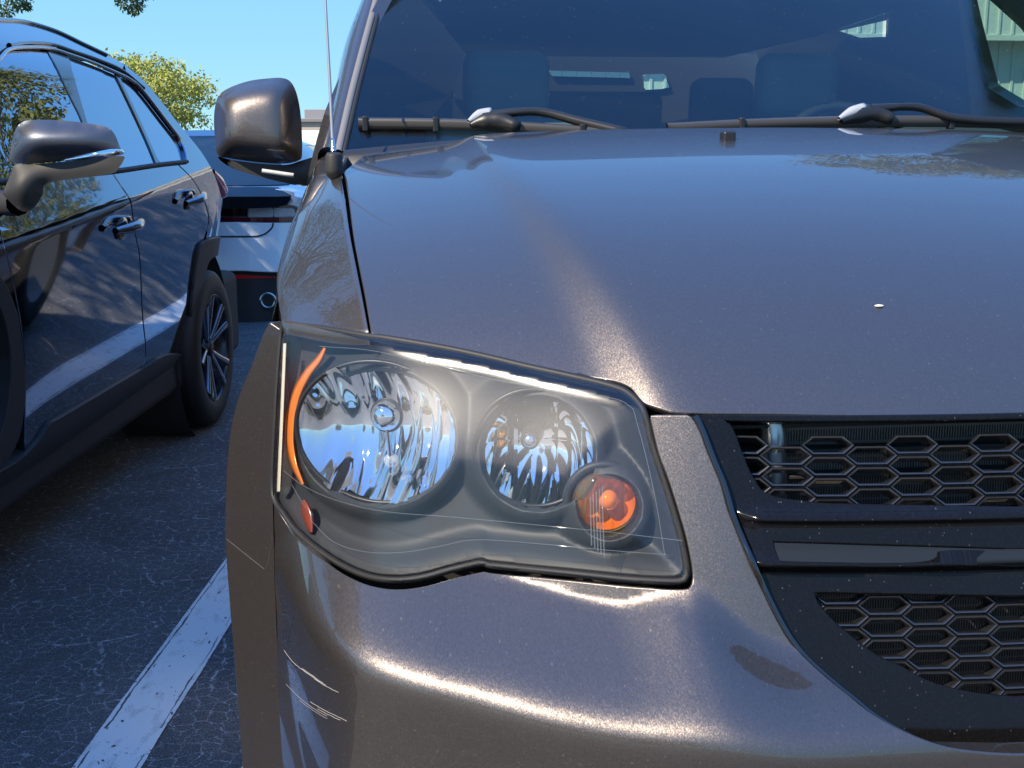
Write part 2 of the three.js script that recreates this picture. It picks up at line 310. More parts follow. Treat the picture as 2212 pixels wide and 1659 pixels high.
const flareD = (x, y) => 1.872 + 1.05 * (-.15 - x) + .03 * (y - .8), fFlare = p => -p.z - flareD(p.x, p.y), posFlare = (x, y) => V(x, y, -flareD(x, y));
const fHood = p => hoodY(p.x, -p.z) - p.y, fFront = p => -p.z - frontD(p.x, p.y), fUp = o => p => -p.z - frontU(p.x, p.y) - o;
const traceXY = (pts, f, per, closed = true) => curve(pts, closed, per).map(([a, b]) => { const p = hit(f, a, b); return [p.x, p.y]; });
const traceXD = (pts, f, per, closed = true) => curve(pts, closed, per).map(([a, b]) => { const p = hit(f, a, b); return [p.x, -p.z]; });
const mirrorX = l => l.map(([x, b]) => [2 * XC - x, b]).reverse();
const posHood = (x, d) => V(x, hoodY(x, d), -d), posFront = (x, y) => V(x, y, -frontD(x, y)), posUp = o => (x, y) => V(x, y, -frontU(x, y) - o);

const van = thing('minivan', 'dark grey-brown metallic minivan seen at its headlight corner', 'minivan', V(.8, 0, -3.6));

// hood
{
  const left = [[1450, 887, 1], [1399, 871], [1384, 860], [1364, 836], [1337, 823], [1304, 816], [1204, 800], [1071, 773], [970, 753], [837, 730], [806, 722, 1], [793, 646], [780, 580], [766.5, 508], [756, 429], [750.6, 394], [747, 376], [748, 368], [761, 357], [782, 340], [803, 325, 1]];
  const l = traceXD(left, fHood, 6, false);
  const rear = []; for (let k = 1; k <= 20; k++) { const t = k / 20, a = l[l.length - 1]; rear.push([lerp(a[0], XC, t), lerp(a[1], 2.455, Math.pow(t, .45))]); }
  const lip = traceXD([[2200, 894], [2040, 894], [1841, 894], [1675, 891], [1508, 889], [1451, 887]], fHood, 6, false).slice(0, -1).filter(p => p[0] < XC - .005);
  const half = [...l, ...rear];
  const poly = [...lip, ...half, ...mirrorX(half.slice(0, -1)), ...mirrorX(lip)];
  part(van, 'hood', panel([poly], .006, posHood, { edge: .010, roll: .003, flip: false }), M.paint);
}
// bumper with the opening for the lamps and the grille
const trimEdge = [[1492, 897, 1], [1508, 930], [1528, 983], [1554, 1046], [1571, 1106], [1608, 1195], [1644, 1276], [1681, 1349], [1721, 1405], [1782, 1462], [1834, 1504], [1883, 1543], [1964, 1587], [2045, 1618], [2126, 1630], [2190, 1634]];
const lensEdge = [[617, 703], [625, 704], [681, 711], [747, 722], [801, 731], [837, 735], [970, 758], [1071, 780], [1137, 796], [1237, 818], [1320, 838], [1361, 854], [1391, 884], [1404, 918], [1417, 972], [1440, 1042], [1461, 1108], [1479, 1173], [1491, 1236], [1488, 1258], [1467, 1266], [1372, 1262], [1253, 1250], [1134, 1238], [1060, 1230], [1042, 1225], [974, 1240], [915, 1256], [855, 1262], [796, 1254], [736, 1228], [677, 1188], [637, 1152], [613, 1118], [589, 1076], [590, 986], [597, 853], [603, 766], [608, 718]];
{
  const up = [[592, 1092, 1], [613, 1127], [637, 1161], [677, 1197], [736, 1239], [796, 1266], [855, 1275], [915, 1269], [974, 1253], [1042, 1237], [1062, 1240], [1134, 1248], [1253, 1260], [1372, 1272], [1467, 1276], [1493, 1270], [1500, 1240], [1488, 1170], [1470, 1106], [1449, 1040], [1426, 978], [1407, 900, 1], [1440, 900], [1490, 900, 1]];
  const a = traceXY([...up, ...trimEdge.slice(1)], fFront, 5, false);
  const down = traceXY([[592, 1092], [593, 1200], [598, 1400], [605, 1560], [612, 1659]], fFront, 5, false).reverse();
  const end = a[a.length - 1], half = [...a, [XC, end[1] - .004]];
  const dl = down[0]; const poly = [...half, ...mirrorX(half.slice(0, -1)), ...mirrorX(down), [2 * XC - dl[0] - .01, .24], [XC, .22], [dl[0] + .02, .24], ...down.slice(0, -1)];
  part(van, 'bumper', panel([poly], .006, posFront, { edge: .03, roll: .003, flip: false }), M.paint);
  const stripU = traceXY([[606, 716, 1], [601, 766], [595, 853], [588, 986], [586, 1076], [587, 1150], [578, 1212], [571, 1228, 1], [487, 1161, 1], [488, 1080], [492, 1000], [501, 920], [520, 850], [545, 790], [568, 728], [582, 700, 1]], fFlare, 5);
  const stripL = traceXY([[487, 1164.5, 1], [571, 1231.5, 1], [580, 1216], [589, 1160], [590, 1250], [596, 1400], [603, 1560], [610, 1659], [616, 1760, 1], [540, 1800, 1], [525, 1659], [509, 1450], [497, 1300]], fFlare, 5);
  part(van, 'bumper_side', panel([stripL], .003, posFlare, { edge: .05, roll: .003 }), M.paint);
  const gs = [panel([stripU], .003, posFlare, { edge: .05, roll: .003 })];
  // upper fender: sections from the hood seam over to the side
  const S = [[796, 722], [782, 646], [769, 580], [755, 508], [744, 429], [738, 394], [735, 374], [741, 352], [752, 330]].map(([a, b]) => hit(fHood, a, b));
  S[0].z -= .004;
  S.push(atDepth(736, 316, 2.72), atDepth(716, 308, 2.95), atDepth(705, 300, 3.2));
  const B = [hit(fUp(0), 610, 704), atDepth(600, 640, 1.95), atDepth(598, 600, 2.04), atDepth(608, 556, 2.14), atDepth(622, 515, 2.26), atDepth(633, 492, 2.36), atDepth(642, 474, 2.44), atDepth(650, 456, 2.52), atDepth(660, 430, 2.64), atDepth(670, 402, 2.8), atDepth(680, 366, 3.0), atDepth(690, 330, 3.25)];
  const cs = new THREE.CatmullRomCurve3(S, false, 'centripetal'), cb = new THREE.CatmullRomCurve3(B, false, 'centripetal'), rows = [];
  for (let j = 0; j <= 70; j++) {
    const k = j / 70, t = k * (S.length - 1) / (S.length - 1), s = cs.getPoint(t), b = cb.getPoint(t), w = s.x - b.x, dr = s.y - b.y, row = [];
    const p1 = V(s.x - .5 * w, s.y - .10 * w - .05 * dr, lerp(s.z, b.z, .4)), p2 = V(b.x, b.y + .55 * Math.max(dr, .02), b.z), bz = new THREE.CubicBezierCurve3(s, p1, p2, b);
    row.push(s.clone().add(V(.002, -.018, 0)), s.clone().add(V(.0015, -.003, 0)));
    for (let i = 0; i <= 26; i++) row.push(bz.getPoint(i / 26));
    row.push(b.clone().add(V(.0005, -.03, 0)), b.clone().add(V(.004, -.09, -.003)), b.clone().add(V(.014, -.2, -.006)));
    rows.push(row);
  }
  rows.unshift(rows[0].map(p => p.clone().add(V(0, -.016, -.004))));
  gs.push(sheet(rows, true));
  const xe = spline([.22, .375, .49, .60, .664, .727, .79, .85, .905, .955, 1.0], [-.200, -.213, -.223, -.230, -.230, -.2266, -.220, -.204, -.183, -.165, -.150]), AX = 2.45, side = [];
  for (let j = 0; j <= 60; j++) {
    const d = lerp(1.958, 3.0, j / 60); let k = 0; while (k < 200 && -cb.getPoint(k / 200).z < d) k++; const b = cb.getPoint(k / 200), lo = Math.abs(d - AX) < .42 ? .34 + Math.sqrt(.42 ** 2 - (d - AX) ** 2) : d < AX ? .24 : .26, row = [];
    for (let i = 0; i <= 20; i++) { const u = i / 20, y = lerp(b.y - .01, lo, u), back = sstep(2.78, 2.98, d), out = y > .99 ? lerp(xe(.99), b.x, clamp((y - .99) / Math.max(.01, b.y - 1.0), 0, 1)) : xe(y); row.push(V(lerp(out, -.135, back), y, -d)); }
    row.push(row[20].clone().add(V(.03, -.004, 0))); side.push(row);
  }
  const inn = [[606, 716], [601, 766], [595, 853], [588, 986], [586, 1076], [590, 1250], [596, 1400], [603, 1560], [610, 1659]];
  gs.push(sheet(inn.map(([a, b]) => { const p = hit(fFlare, a, b), q = hit(b < 1080 ? fUp(.004) : fFront, a + 3, b); return [0, .33, .66, 1].map(t => p.clone().lerp(q, t).add(V(t > 0 && t < 1 ? .002 : 0, 0, 0))); })));
  gs.push(sheet(side)); const fenderG = merged(gs), mir = g => { const m = g.clone(); m.scale(-1, 1, 1); m.translate(2 * XC, 0, 0); const n = m.index ? m.toNonIndexed() : m; for (const k of Object.keys(n.attributes)) { const at = n.attributes[k], w = at.itemSize, A = at.array; for (let t = 0; t < A.length; t += 3 * w) for (let c = 0; c < w; c++) { const q = A[t + w + c]; A[t + w + c] = A[t + 2 * w + c]; A[t + 2 * w + c] = q; } } return n; };
  part(van, 'fender', mir(fenderG), M.paint); part(van, 'bumper_side', mir(panel([stripL], .006, posFlare, { edge: .05, roll: .003 })), M.paint);
  part(van, 'fender', fenderG, M.paint);
}
// scuffs on the bumper corner, a bird dropping on the hood
{
  const scuff = mat(rgb(.34, .32, .30), .6), lines = [];
  const run = (pts, n, dx, dy, seed) => { const r = rng(seed); for (let k = 0; k < n; k++) { const t0 = r() * .55, t1 = .6 + r() * .4, c = curve(pts, false, 8), q = c.slice(Math.floor(t0 * c.length), Math.max(3, Math.floor(t1 * c.length))); lines.push(tube(q.map(([a, b], i) => hit(fFront, a + dx * k + r() * .8, b + dy * k + r() * .8).add(V(0, 0, .0003))), .00013 + .0002 * r(), q.length * 2, 5)); } };
  run([[606, 1394], [630, 1425], [668, 1454], [704, 1476], [736, 1491]], 4, 2.1, 3.1, 3); run([[612, 1462], [650, 1500], [690, 1528], [730, 1548], [760, 1562]], 4, .5, 5.2, 5);
  part(van, 'paint_scuff', merged(lines), scuff);
  const p = hit(fHood, 1899, 662), g = new THREE.SphereGeometry(.0055, 12, 8); g.scale(1.2, .3, .8); g.translate(p.x, p.y + .001, p.z); part(van, 'bird_dropping', g, mat(rgb(.75, .74, .68), .8));
}
// headlight
{
  const hl = subgroup(van, 'headlight');
  const lo = curve(lensEdge, true, 5), f0 = fUp(-.004), inn = (k) => { const r = []; const n = lo.length; for (let i = 0; i < n; i++) { const p = lo[i], a = lo[(i + n - 1) % n], b = lo[(i + 1) % n]; let nx = -(b[1] - a[1]), ny = b[0] - a[0]; const l = Math.hypot(nx, ny) || 1; r.push([p[0] + nx / l * k, p[1] + ny / l * k]); } return r; };
  const toXY = l => l.map(([a, b]) => { const p = hit(f0, a, b); return [p.x, p.y]; });
  const outer = toXY(lo), inner = toXY(inn(7)), deep = toXY(inn(9));
  const posLens = (x, y) => V(x, y, -frontU(x, y) + .004);
  part(hl, 'lens', panel([outer], .005, (x, y, s) => V(x, y, -frontU(x, y) - .008 + .014 * sstep(0, .16, s) + .014 * Math.sqrt(clamp(s / .02, 0, 1) * (2 - clamp(s / .02, 0, 1)))), { edge: 0, sdPos: true }), M.lens, 'clear curved headlight cover');
  part(hl, 'gasket', tube(outer.filter((_, i) => i % 2 === 0).map(([x, y]) => V(x, y, -frontU(x, y) - .012)), .0048, 260, 8, true), M.rubber);
  // dark housing behind the lens with round openings
  const HZ = .062, posH = (x, y, s) => V(x, y, -frontU(x, y) - HZ + .030 * (1 - sstep(0, .03, s))), fH = fUp(HZ);
  const circ = (px, py, r, ry = r, n = 48) => Array.from({ length: n }, (_, i) => { const w = i / n * 6.28318, p = hit(fH, px + r * Math.cos(w), py + ry * Math.sin(w)); return [p.x, p.y]; });
  const c1 = [815, 934, 172, 152], c2 = [1155, 968, 128, 128], c3 = [1307, 1082, 74, 74];
  part(hl, 'housing', panel([toXY(inn(3)), circ(...c1), circ(...c2), circ(...c3)], .005, posH, { edge: .012, roll: .003, sdPos: true }), M.housing);
  const back = new RoundedBoxGeometry(.50, .26, .02, 2, .005); back.rotateY(-.5); back.translate(.13, .81, -1.84); part(hl, 'backing', back, M.dark);
  // a reflector bowl: fluted dish seen through the opening
  const bowl = (c, depth, F, flute, axis, matr, name, grow = 1.06) => {
    const p0 = hit(fH, c[0], c[1]), d0 = -p0.z, R = c[2] / FOC * d0 * grow / Math.max(.75, Math.abs(axis.z)), Rv = c[3] / FOC * d0 * grow;
    const U = V(0, 1, 0).cross(axis).normalize(), Vv = axis.clone().cross(U), poly = Array.from({ length: 60 }, (_, i) => [R * Math.cos(i / 60 * 6.28318), Rv * Math.sin(i / 60 * 6.28318)]);
    const pos = (a, b) => { const rr = (a * a + b * b * (R / Rv) ** 2); const z = -depth * (1 - rr / (R * R)) + flute(a / R, b / Rv); return p0.clone().addScaledVector(U, a).addScaledVector(Vv, b).addScaledVector(axis, z); };
    part(hl, name, panel([poly], R / 46, pos, { edge: 0 }), matr);
    part(hl, name + '_rim', tube(poly.filter((_, i) => i % 2 === 0).map(([a, b]) => p0.clone().addScaledVector(U, a * .985).addScaledVector(Vv, b * .985).addScaledVector(axis, .002)), .0035, 120, 8, true), M.plastic);
    return { p0, U, Vv, axis, R, at: (a, b, z) => p0.clone().addScaledVector(U, a).addScaledVector(Vv, b).addScaledVector(axis, z) };
  };
  const ax1 = V(-.40, .02, .92).normalize(), ax2 = V(-.22, .03, .975).normalize();
  const b1 = bowl(c1, .085, .03, (a, b) => { const q = Math.round(a * 3.4) / 3.4; return .085 * (-(a * a) + q * q + 1.25 * q * (a - q)) - .004 * (1 - Math.cos((a - q) * 3.4 * 6.283)) * .5 + .02 * b * b * Math.sin(q * 7); }, ax1, M.chrome, 'reflector');
  const b2 = bowl(c2, .060, .03, (a, b) => { const w = a * 2.4 + .35 * b * b + .2, f = w - Math.floor(w), g2 = Math.atan2(b, a) * .9, f2 = g2 - Math.floor(g2); return (-.004 * (1 - (2 * f - 1) ** 2) - .004 * (1 - (2 * f2 - 1) ** 2)) * Math.hypot(a, b) + (Math.abs(a + .08) < .26 ? .007 : 0); }, ax2, M.chrome, 'reflector');
  const b3 = bowl(c3, .034, .02, (a, b) => { const k = a * 2.6 + .5, f = k - Math.floor(k); return -.004 * (1 - (2 * f - 1) ** 2); }, ax2, M.amberMirror, 'turn_signal', 1.0);
  const ball = (b, a, v, z, r, m, name) => { const s = new THREE.SphereGeometry(r, 32, 20), p = b.at(a, v, z); s.translate(p.x, p.y, p.z); part(hl, name, s, m); return p; };
  const pa = ball(b1, .0, .018, -.035, .0225, M.chrome, 'bulb_shield');
  part(hl, 'shield_stem', tube([b1.at(0, 0, -.035), b1.at(0, -.04, -.045), b1.at(0, -.075, -.05)], .004, 12, 8), M.chrome);
  const ring = new THREE.TorusGeometry(.0235, .002, 10, 40); ring.lookAt(ax1); ring.translate(pa.x, pa.y, pa.z); part(hl, 'shield_ring', ring, M.plastic);
  ball(b1, 0, -.052, -.05, .011, M.glassBulb || (M.glassBulb = mat(rgb(.9, .92, .95), .02, { transmission: .8, thickness: 0 })), 'bulb');
  // inner lamp's bulb: dark cup with a shiny face
  { const p = b2.at(-.006, .012, -.018), cy = new THREE.CylinderGeometry(.0125, .0145, .05, 28); cy.rotateX(Math.PI / 2); cy.lookAt(ax2.clone()); cy.translate(p.x, p.y, p.z); part(hl, 'bulb_shield', cy, M.plastic); ball(b2, -.006, .012, .006, .0098, M.chromeSoft, 'bulb'); }
  { const p = b3.at(.004, 0, -.006), s = new THREE.SphereGeometry(.0135, 28, 18); s.translate(p.x, p.y, p.z); part(hl, 'turn_bulb', s, M.amberBulb || (M.amberBulb = mat(rgb(.75, .24, .03), .12, { clearcoat: 1 }))); }
  { // collar between inner lamp and turn signal
    const t = new THREE.TorusGeometry(b3.R * 1.13, .0065, 12, 56); t.lookAt(ax2); const p = b3.at(0, 0, .004); t.translate(p.x, p.y, p.z); part(hl, 'turn_collar', t, M.housing);
    const cv = new THREE.SphereGeometry(b3.R * 1.45, 36, 16, 0, 6.2832, 0, .74); cv.rotateX(Math.PI / 2); cv.lookAt(ax2); const w = b3.at(0, 0, -.035); cv.translate(w.x, w.y, w.z); part(hl, 'turn_cover', cv, M.amber, 'amber turn signal cover');
  }
  // amber side marker, wrapping the outer end
  const onL = (px, py, o) => { const p = hit(fUp(o), px, py); return p; };
  const band = (pts, wd, o1, m, name) => { const rows = []; const c = curve(pts, false, 8); for (const [a, b] of c) { const i = c.indexOf(c.find(q => q[0] === a && q[1] === b)), q = c[Math.min(i + 1, c.length - 1)], r = c[Math.max(i - 1, 0)]; let nx = -(q[1] - r[1]), ny = q[0] - r[0]; const l = Math.hypot(nx, ny) || 1; nx /= l; ny /= l; const t = i / (c.length - 1), w = wd * Math.pow(Math.sin(Math.PI * clamp(.06 + .88 * t, 0, 1)), .55), row = []; for (let k = 0; k <= 10; k++) { const u = k / 10 * 2 - 1; row.push(onL(a + nx * w * u, b + ny * w * u, o1 - .012 * Math.sqrt(1 - u * u))); } rows.push(row); } part(hl, name, sheet(rows), m); };
  band([[702, 752], [688, 778], [664, 808], [641, 852], [629, 905], [627, 955], [636, 1003], [654, 1046]], 11, .030, M.amberSolid, 'side_marker');
  band([[655, 1080], [664, 1112], [672, 1150]], 12, .035, M.sideDim || (M.sideDim = mat(rgb(.22, .035, .012), .2, { clearcoat: 1 })), 'side_reflector');
  // cream light strip up the outer edge
  { const rows = []; for (let k = 0; k <= 110; k++) { const t = k / 110, py = lerp(742, 1062, t), px = lerp(612, 598, t) , r = []; for (let i = 0; i <= 4; i++) r.push(onL(px + i * 1.7, py, .004 - .004 * Math.sin(i / 4 * Math.PI) * (k % 2 ? 1 : .45))); rows.push(r); } part(hl, 'edge_strip', sheet(rows), M.strip || (M.strip = mat(rgb(.62, .58, .47), .35, { clearcoat: .5 }))); }
  // moulded lines of the cover and the five aiming ribs
  const rib = (pts, r, name) => part(hl, name, tube(curve(pts, false, 4).map(([a, b]) => onL(a, b, -.0062)), r, 60, 6), M.ribMat || (M.ribMat = mat(rgb(.8, .84, .86), .05, { transmission: .92, thickness: 0, clearcoat: 1 })));
  rib([[612, 1016], [660, 1052], [740, 1085], [840, 1106], [980, 1117], [1160, 1134], [1320, 1150], [1474, 1168]], .00045, 'cover_line');
  rib([[668, 1120], [720, 1170], [790, 1192], [870, 1193], [950, 1180], [1030, 1166], [1180, 1176], [1330, 1190], [1440, 1198]], .00045, 'cover_line');
  rib([[690, 748], [800, 757], [930, 784], [1060, 818], [1200, 842], [1330, 862], [1368, 884]], .00045, 'cover_line');
  rib([[1368, 884], [1394, 980], [1418, 1090], [1436, 1200]], .00045, 'cover_line');
  rib([[630, 1046], [652, 1084], [676, 1112]], .00045, 'cover_line');
  for (let k = 0; k < 5; k++) rib([[1275 + k * 6.5, 1074 - k * 6], [1276 + k * 6.6, 1120], [1278 + k * 6.9, 1178 + k * 6.5]], .00085, 'aiming_rib');
}
{ const twin = van.children.find(o => o.name === 'headlight').clone(); twin.scale.x = -1; twin.position.x = 2 * (XC - van.own.x); van.add(twin); }
// grille
{
  const gr = subgroup(van, 'grille'), off = .012;
  const ridgeY = [.795, .741], gd = (x, y) => { const e = sstep(.425, .47, mx(x)); let d = frontU(x, y) + off; for (const r of ridgeY) d -= .014 * e * Math.exp(-(((y - r) / .0075) ** 2)); return d - .010 * e * Math.exp(-(((y - .768) / .03) ** 4)); };
  const fG = p => -p.z - gd(p.x, p.y), posG = (x, y) => V(x, y, -gd(x, y)), tG = (pts, per = 5, closed = false) => traceXY(pts, fG, per, closed);
  const edge = tG([[1486, 897, 1], ...trimEdge.slice(0).map(([a, b]) => [a - 1, b])]);
  const half = [...edge, [XC, edge[edge.length - 1][1] - .003]], outerP = [...half, ...mirrorX(half.slice(0, -1))];
  const upL = tG([[1564, 905, 1], [1572, 915], [1584, 936], [1604, 990], [1628, 1040], [1662, 1073], [1758, 1087], [1850, 1090], [1990, 1092], [2190, 1095]]), loL = tG([[2190, 1284, 1], [1900, 1279], [1772, 1277], [1758, 1284], [1766, 1306], [1802, 1347], [1855, 1391], [1895, 1420], [1948, 1444], [1996, 1471], [2057, 1491], [2126, 1503], [2190, 1509, 1]]);
  const upH = [...upL, [XC, upL[upL.length - 1][1]]], hole1 = [...upH, ...mirrorX(upH.slice(0, -1))], hole2 = [...loL, ...mirrorX(loL)];
  const inL = tG([[2190, 1182, 1], [1900, 1173], [1690, 1167], [1668, 1170], [1670, 1186], [1682, 1208], [1696, 1214], [1900, 1219], [2190, 1226, 1]]), hole3 = [...inL, ...mirrorX(inL)];
  part(gr, 'surround', panel([outerP, hole1, hole2, hole3], .005, posG, { edge: .02, roll: .003 }), M.surround);
  part(gr, 'bar_insert', panel([hole3.map(([x, y]) => [x, y])], .006, (x, y) => V(x, y, -gd(x, y) - .003), { edge: 0 }), M.barInsert || (M.barInsert = mat(rgb(.014, .017, .020), .34, { specularIntensity: .45 })));
  part(gr, 'edge_trim', tube(edge.slice(4).filter((_, i) => i % 3 === 0).map(([x, y]) => V(x + .004, y, -gd(x, y) + .012)), .0042, 160, 8), M.gloss);
  // honeycomb: every cell a moulded ring of its own
  const L = .0197, Aa = .0340, hh = .0124, hexAt = i => { const s = Aa - i * 1.15, t = L - i * .5, y = hh - i; return [[t, y], [s, 0], [t, -y], [-t, -y], [-s, 0], [-t, y]]; };
  const prof = [[.0001, -.004], [.0012, 0], [.0030, -.0006], [.0040, -.003], [.0058, -.024]], ringGeo = (() => { const P = [], I = []; prof.forEach(([i, z]) => hexAt(i).forEach(([x, y]) => P.push(x, y, z))); for (let r = 0; r < prof.length - 1; r++) for (let k = 0; k < 6; k++) { const a = r * 6 + k, b = r * 6 + (k + 1) % 6; I.push(a, b, a + 6, b, b + 6, a + 6); } let g = new THREE.BufferGeometry(); g.setAttribute('position', new THREE.Float32BufferAttribute(P, 3)); g.setIndex(I); g = g.toNonIndexed(); g.computeVertexNormals(); return g; })();
  const cellMat = mat(rgb(.016, .016, .018), .25, { clearcoat: 1, clearcoatRoughness: .10 });
  const honey = (px, py, i0, i1, j0, j1, poly, grow) => {
    const c = hit(fUp(off + .014), px, py);
    for (let j = j0; j <= j1; j++) for (let i = i0; i <= i1; i++) {
      if ((i + j) & 1) continue; const x = c.x + i * (L + Aa), y = c.y - j * hh; if (x > 1.32) continue;
      const [dist] = nearest([poly], x, y); if (!inside(poly, x, y) && dist > grow) continue; if (y > .874) continue;
      const m = new THREE.Mesh(ringGeo, cellMat), b = offs.get(gr), e = .004, d = frontU(x, y) + off + .014;
      m.name = 'honeycomb_cell'; m.position.set(x - b.x, y - b.y, -d - b.z);
      m.rotation.set(-Math.atan(leanU(mx(x))), Math.atan(-(frontU(x + e, y) - frontU(x - e, y)) / (2 * e)) * -1, 0, 'YXZ'); m.castShadow = m.receiveShadow = true; gr.add(m);
    }
  };
  honey(1694.5, 939, -3, 15, -4, 8, hole1, .022); honey(1915.5, 1355, -4, 13, -6, 8, hole2, .022);
  // what shows through the cells: radiator core, tank, ducts
  const fins = tex(256, (u, v, i, j) => { const f = (u * 16 + .12 * noise(u * 40, v * 9)) % 1, w = (v * 3) % 1 < .16, x = w ? .55 : f < .38 ? .75 + .25 * noise(u * 90, v * 30) : .10; return [x, x * .98, x * .93]; }, .06);
  const rad = new THREE.PlaneGeometry(.72, .52); const ru = rad.attributes.uv, rp = rad.attributes.position; for (let i = 0; i < ru.count; i++) ru.setXY(i, rp.getX(i), rp.getY(i)); rad.translate(XC + .06, .63, -1.535);
  part(gr, 'radiator', rad, mat(rgb(.30, .28, .25), .5, { map: fins, metalness: .3 }));
  for (const y of [.88, .845, .81]) part(gr, 'support_bar', box(.43, 1.4, y, y + .006, -1.528, -1.505, .002), M.plasticRough);
  part(gr, 'radiator_tank', taper([V(.515, .885, -1.52), V(.517, .85, -1.515), V(.52, .70, -1.51)], [.017, .018, .018], 16), M.silver);
  part(gr, 'inner_duct', box(.36, .46, .52, .89, -1.60, -1.53, .01), M.plastic);
  part(gr, 'fan_shroud', box(.30, 1.18, .45, .90, -1.72, -1.66, .01), M.shroud || (M.shroud = mat(rgb(.05, .05, .052), .6)));
}
// windshield, pillars, roof, cowl
const XW = .93, skew = d => .125 * softplus(d - 3.0, .2), mirrorW = l => l.map(([x, b]) => [2 * XW - x, b]).reverse();
const shieldD = (x, y) => 2.60 + (y - 1.27) * 1.5 + .14 * (Math.abs(x - XW) - .1) ** 2;
const fShield = o => p => -p.z - shieldD(p.x, p.y) - o;
const glassEdge = [[738, 330], [748, 285], [766, 205], [793, 100], [820, 0], [848, -105]];
{
  const l = traceXY(glassEdge, fShield(0), 6, false), top = l[l.length - 1];
  const poly = [...l, [XW, top[1] + .03], ...mirrorW(l), [XW + .3, 1.245], [XW, 1.25], [XW - .3, 1.245]];
  part(van, 'windshield', panel([poly], .03, (x, y) => V(x, y, -shieldD(x, y)), { edge: 0 }), M.shield, 'dusty tinted windshield');
  // black band printed along the foot of the glass and its dark edge
  const sideRows = (m) => {
    const rows = [], E = curve(glassEdge, false, 6), O = curve([[688, 330], [703, 277], [722, 200], [745, 95], [780, 0], [812, -75]], false, 6);
    E.forEach((e, i) => {
      const g = hit(fShield(0), e[0], e[1]), o = hit(fShield(.10), O[i][0], O[i][1]), mid = g.clone().lerp(o, .42).add(V(-.004, .012, .035)), row = [];
      const c = new THREE.CatmullRomCurve3([g.clone().add(V(.006, -.004, -.012)), g, mid, o, o.clone().add(V(-.004, -.03, -.10)), o.clone().add(V(.006, -.02, -.22))], false, 'centripetal');
      for (let k = 0; k <= 24; k++) { const p = c.getPoint(k / 24); if (m) p.x = 2 * XW - p.x; row.push(p); } rows.push(row);
    }); return sheet(rows, !m);
  };
  part(van, 'windshield_pillar', sideRows(false), M.paint); part(van, 'windshield_pillar', sideRows(true), M.paint);
  const mold = curve(glassEdge, false, 3).map(([a, b]) => hit(fShield(-.006), a - 7, b)); part(van, 'windshield_molding', taper(mold, [.009, .009, .009], 8), M.mold || (M.mold = mat(rgb(.16, .15, .14), .42)));
  part(van, 'windshield_seal', taper(curve(glassEdge, false, 3).map(([a, b]) => hit(fShield(-.002), a + 5, b)), [.006, .006], 6), M.rubber);
  // cowl
  const rows = []; for (let i = 0; i <= 40; i++) { const x = lerp(-.055, 2 * XW + .055, i / 40), X2 = (x - XC) ** 2, d = 2.452 + .045 * Math.pow(Math.sqrt(X2) / .75, 3), dy = -.058 * X2; rows.push([V(x, hoodY(x, d) - .03, -d - .004), V(x, 1.258 + dy, -d - .02), V(x, 1.270 + dy, -d - .045), V(x, 1.272 + dy, -d - .055), V(x, 1.262 + dy, -d - .075), V(x, 1.250 + dy, -d - .16)]); }
  part(van, 'cowl', sheet(rows, true), M.plastic);
  part(van, 'roof', (() => { const r = []; for (let j = 0; j <= 24; j++) { const t = j / 24, row = []; for (let i = 0; i <= 24; i++) { const u = i / 24 * 2 - 1, d0 = shieldD(XW + u * .76, top[1] + .02), d = lerp(d0, 6.3, t), X2 = (u * .66) ** 2, x = XW + u * lerp(.78, .66, sstep(0, .3, t)) + skew(d) - skew(3.3); row.push(V(x, top[1] + .02 + .075 * Math.sin(Math.min(1, t * 2.4) * 1.57) - .06 * t - .10 * X2 * X2 * 4, -d)); } r.push(row); } return sheet(r); })(), M.paint);
}
// (dust film on the glass: faint wiped arcs)
const skewed = g => { const p = g.attributes.position; for (let i = 0; i < p.count; i++) p.setX(i, p.getX(i) + skew(-p.getZ(i))); return g; };
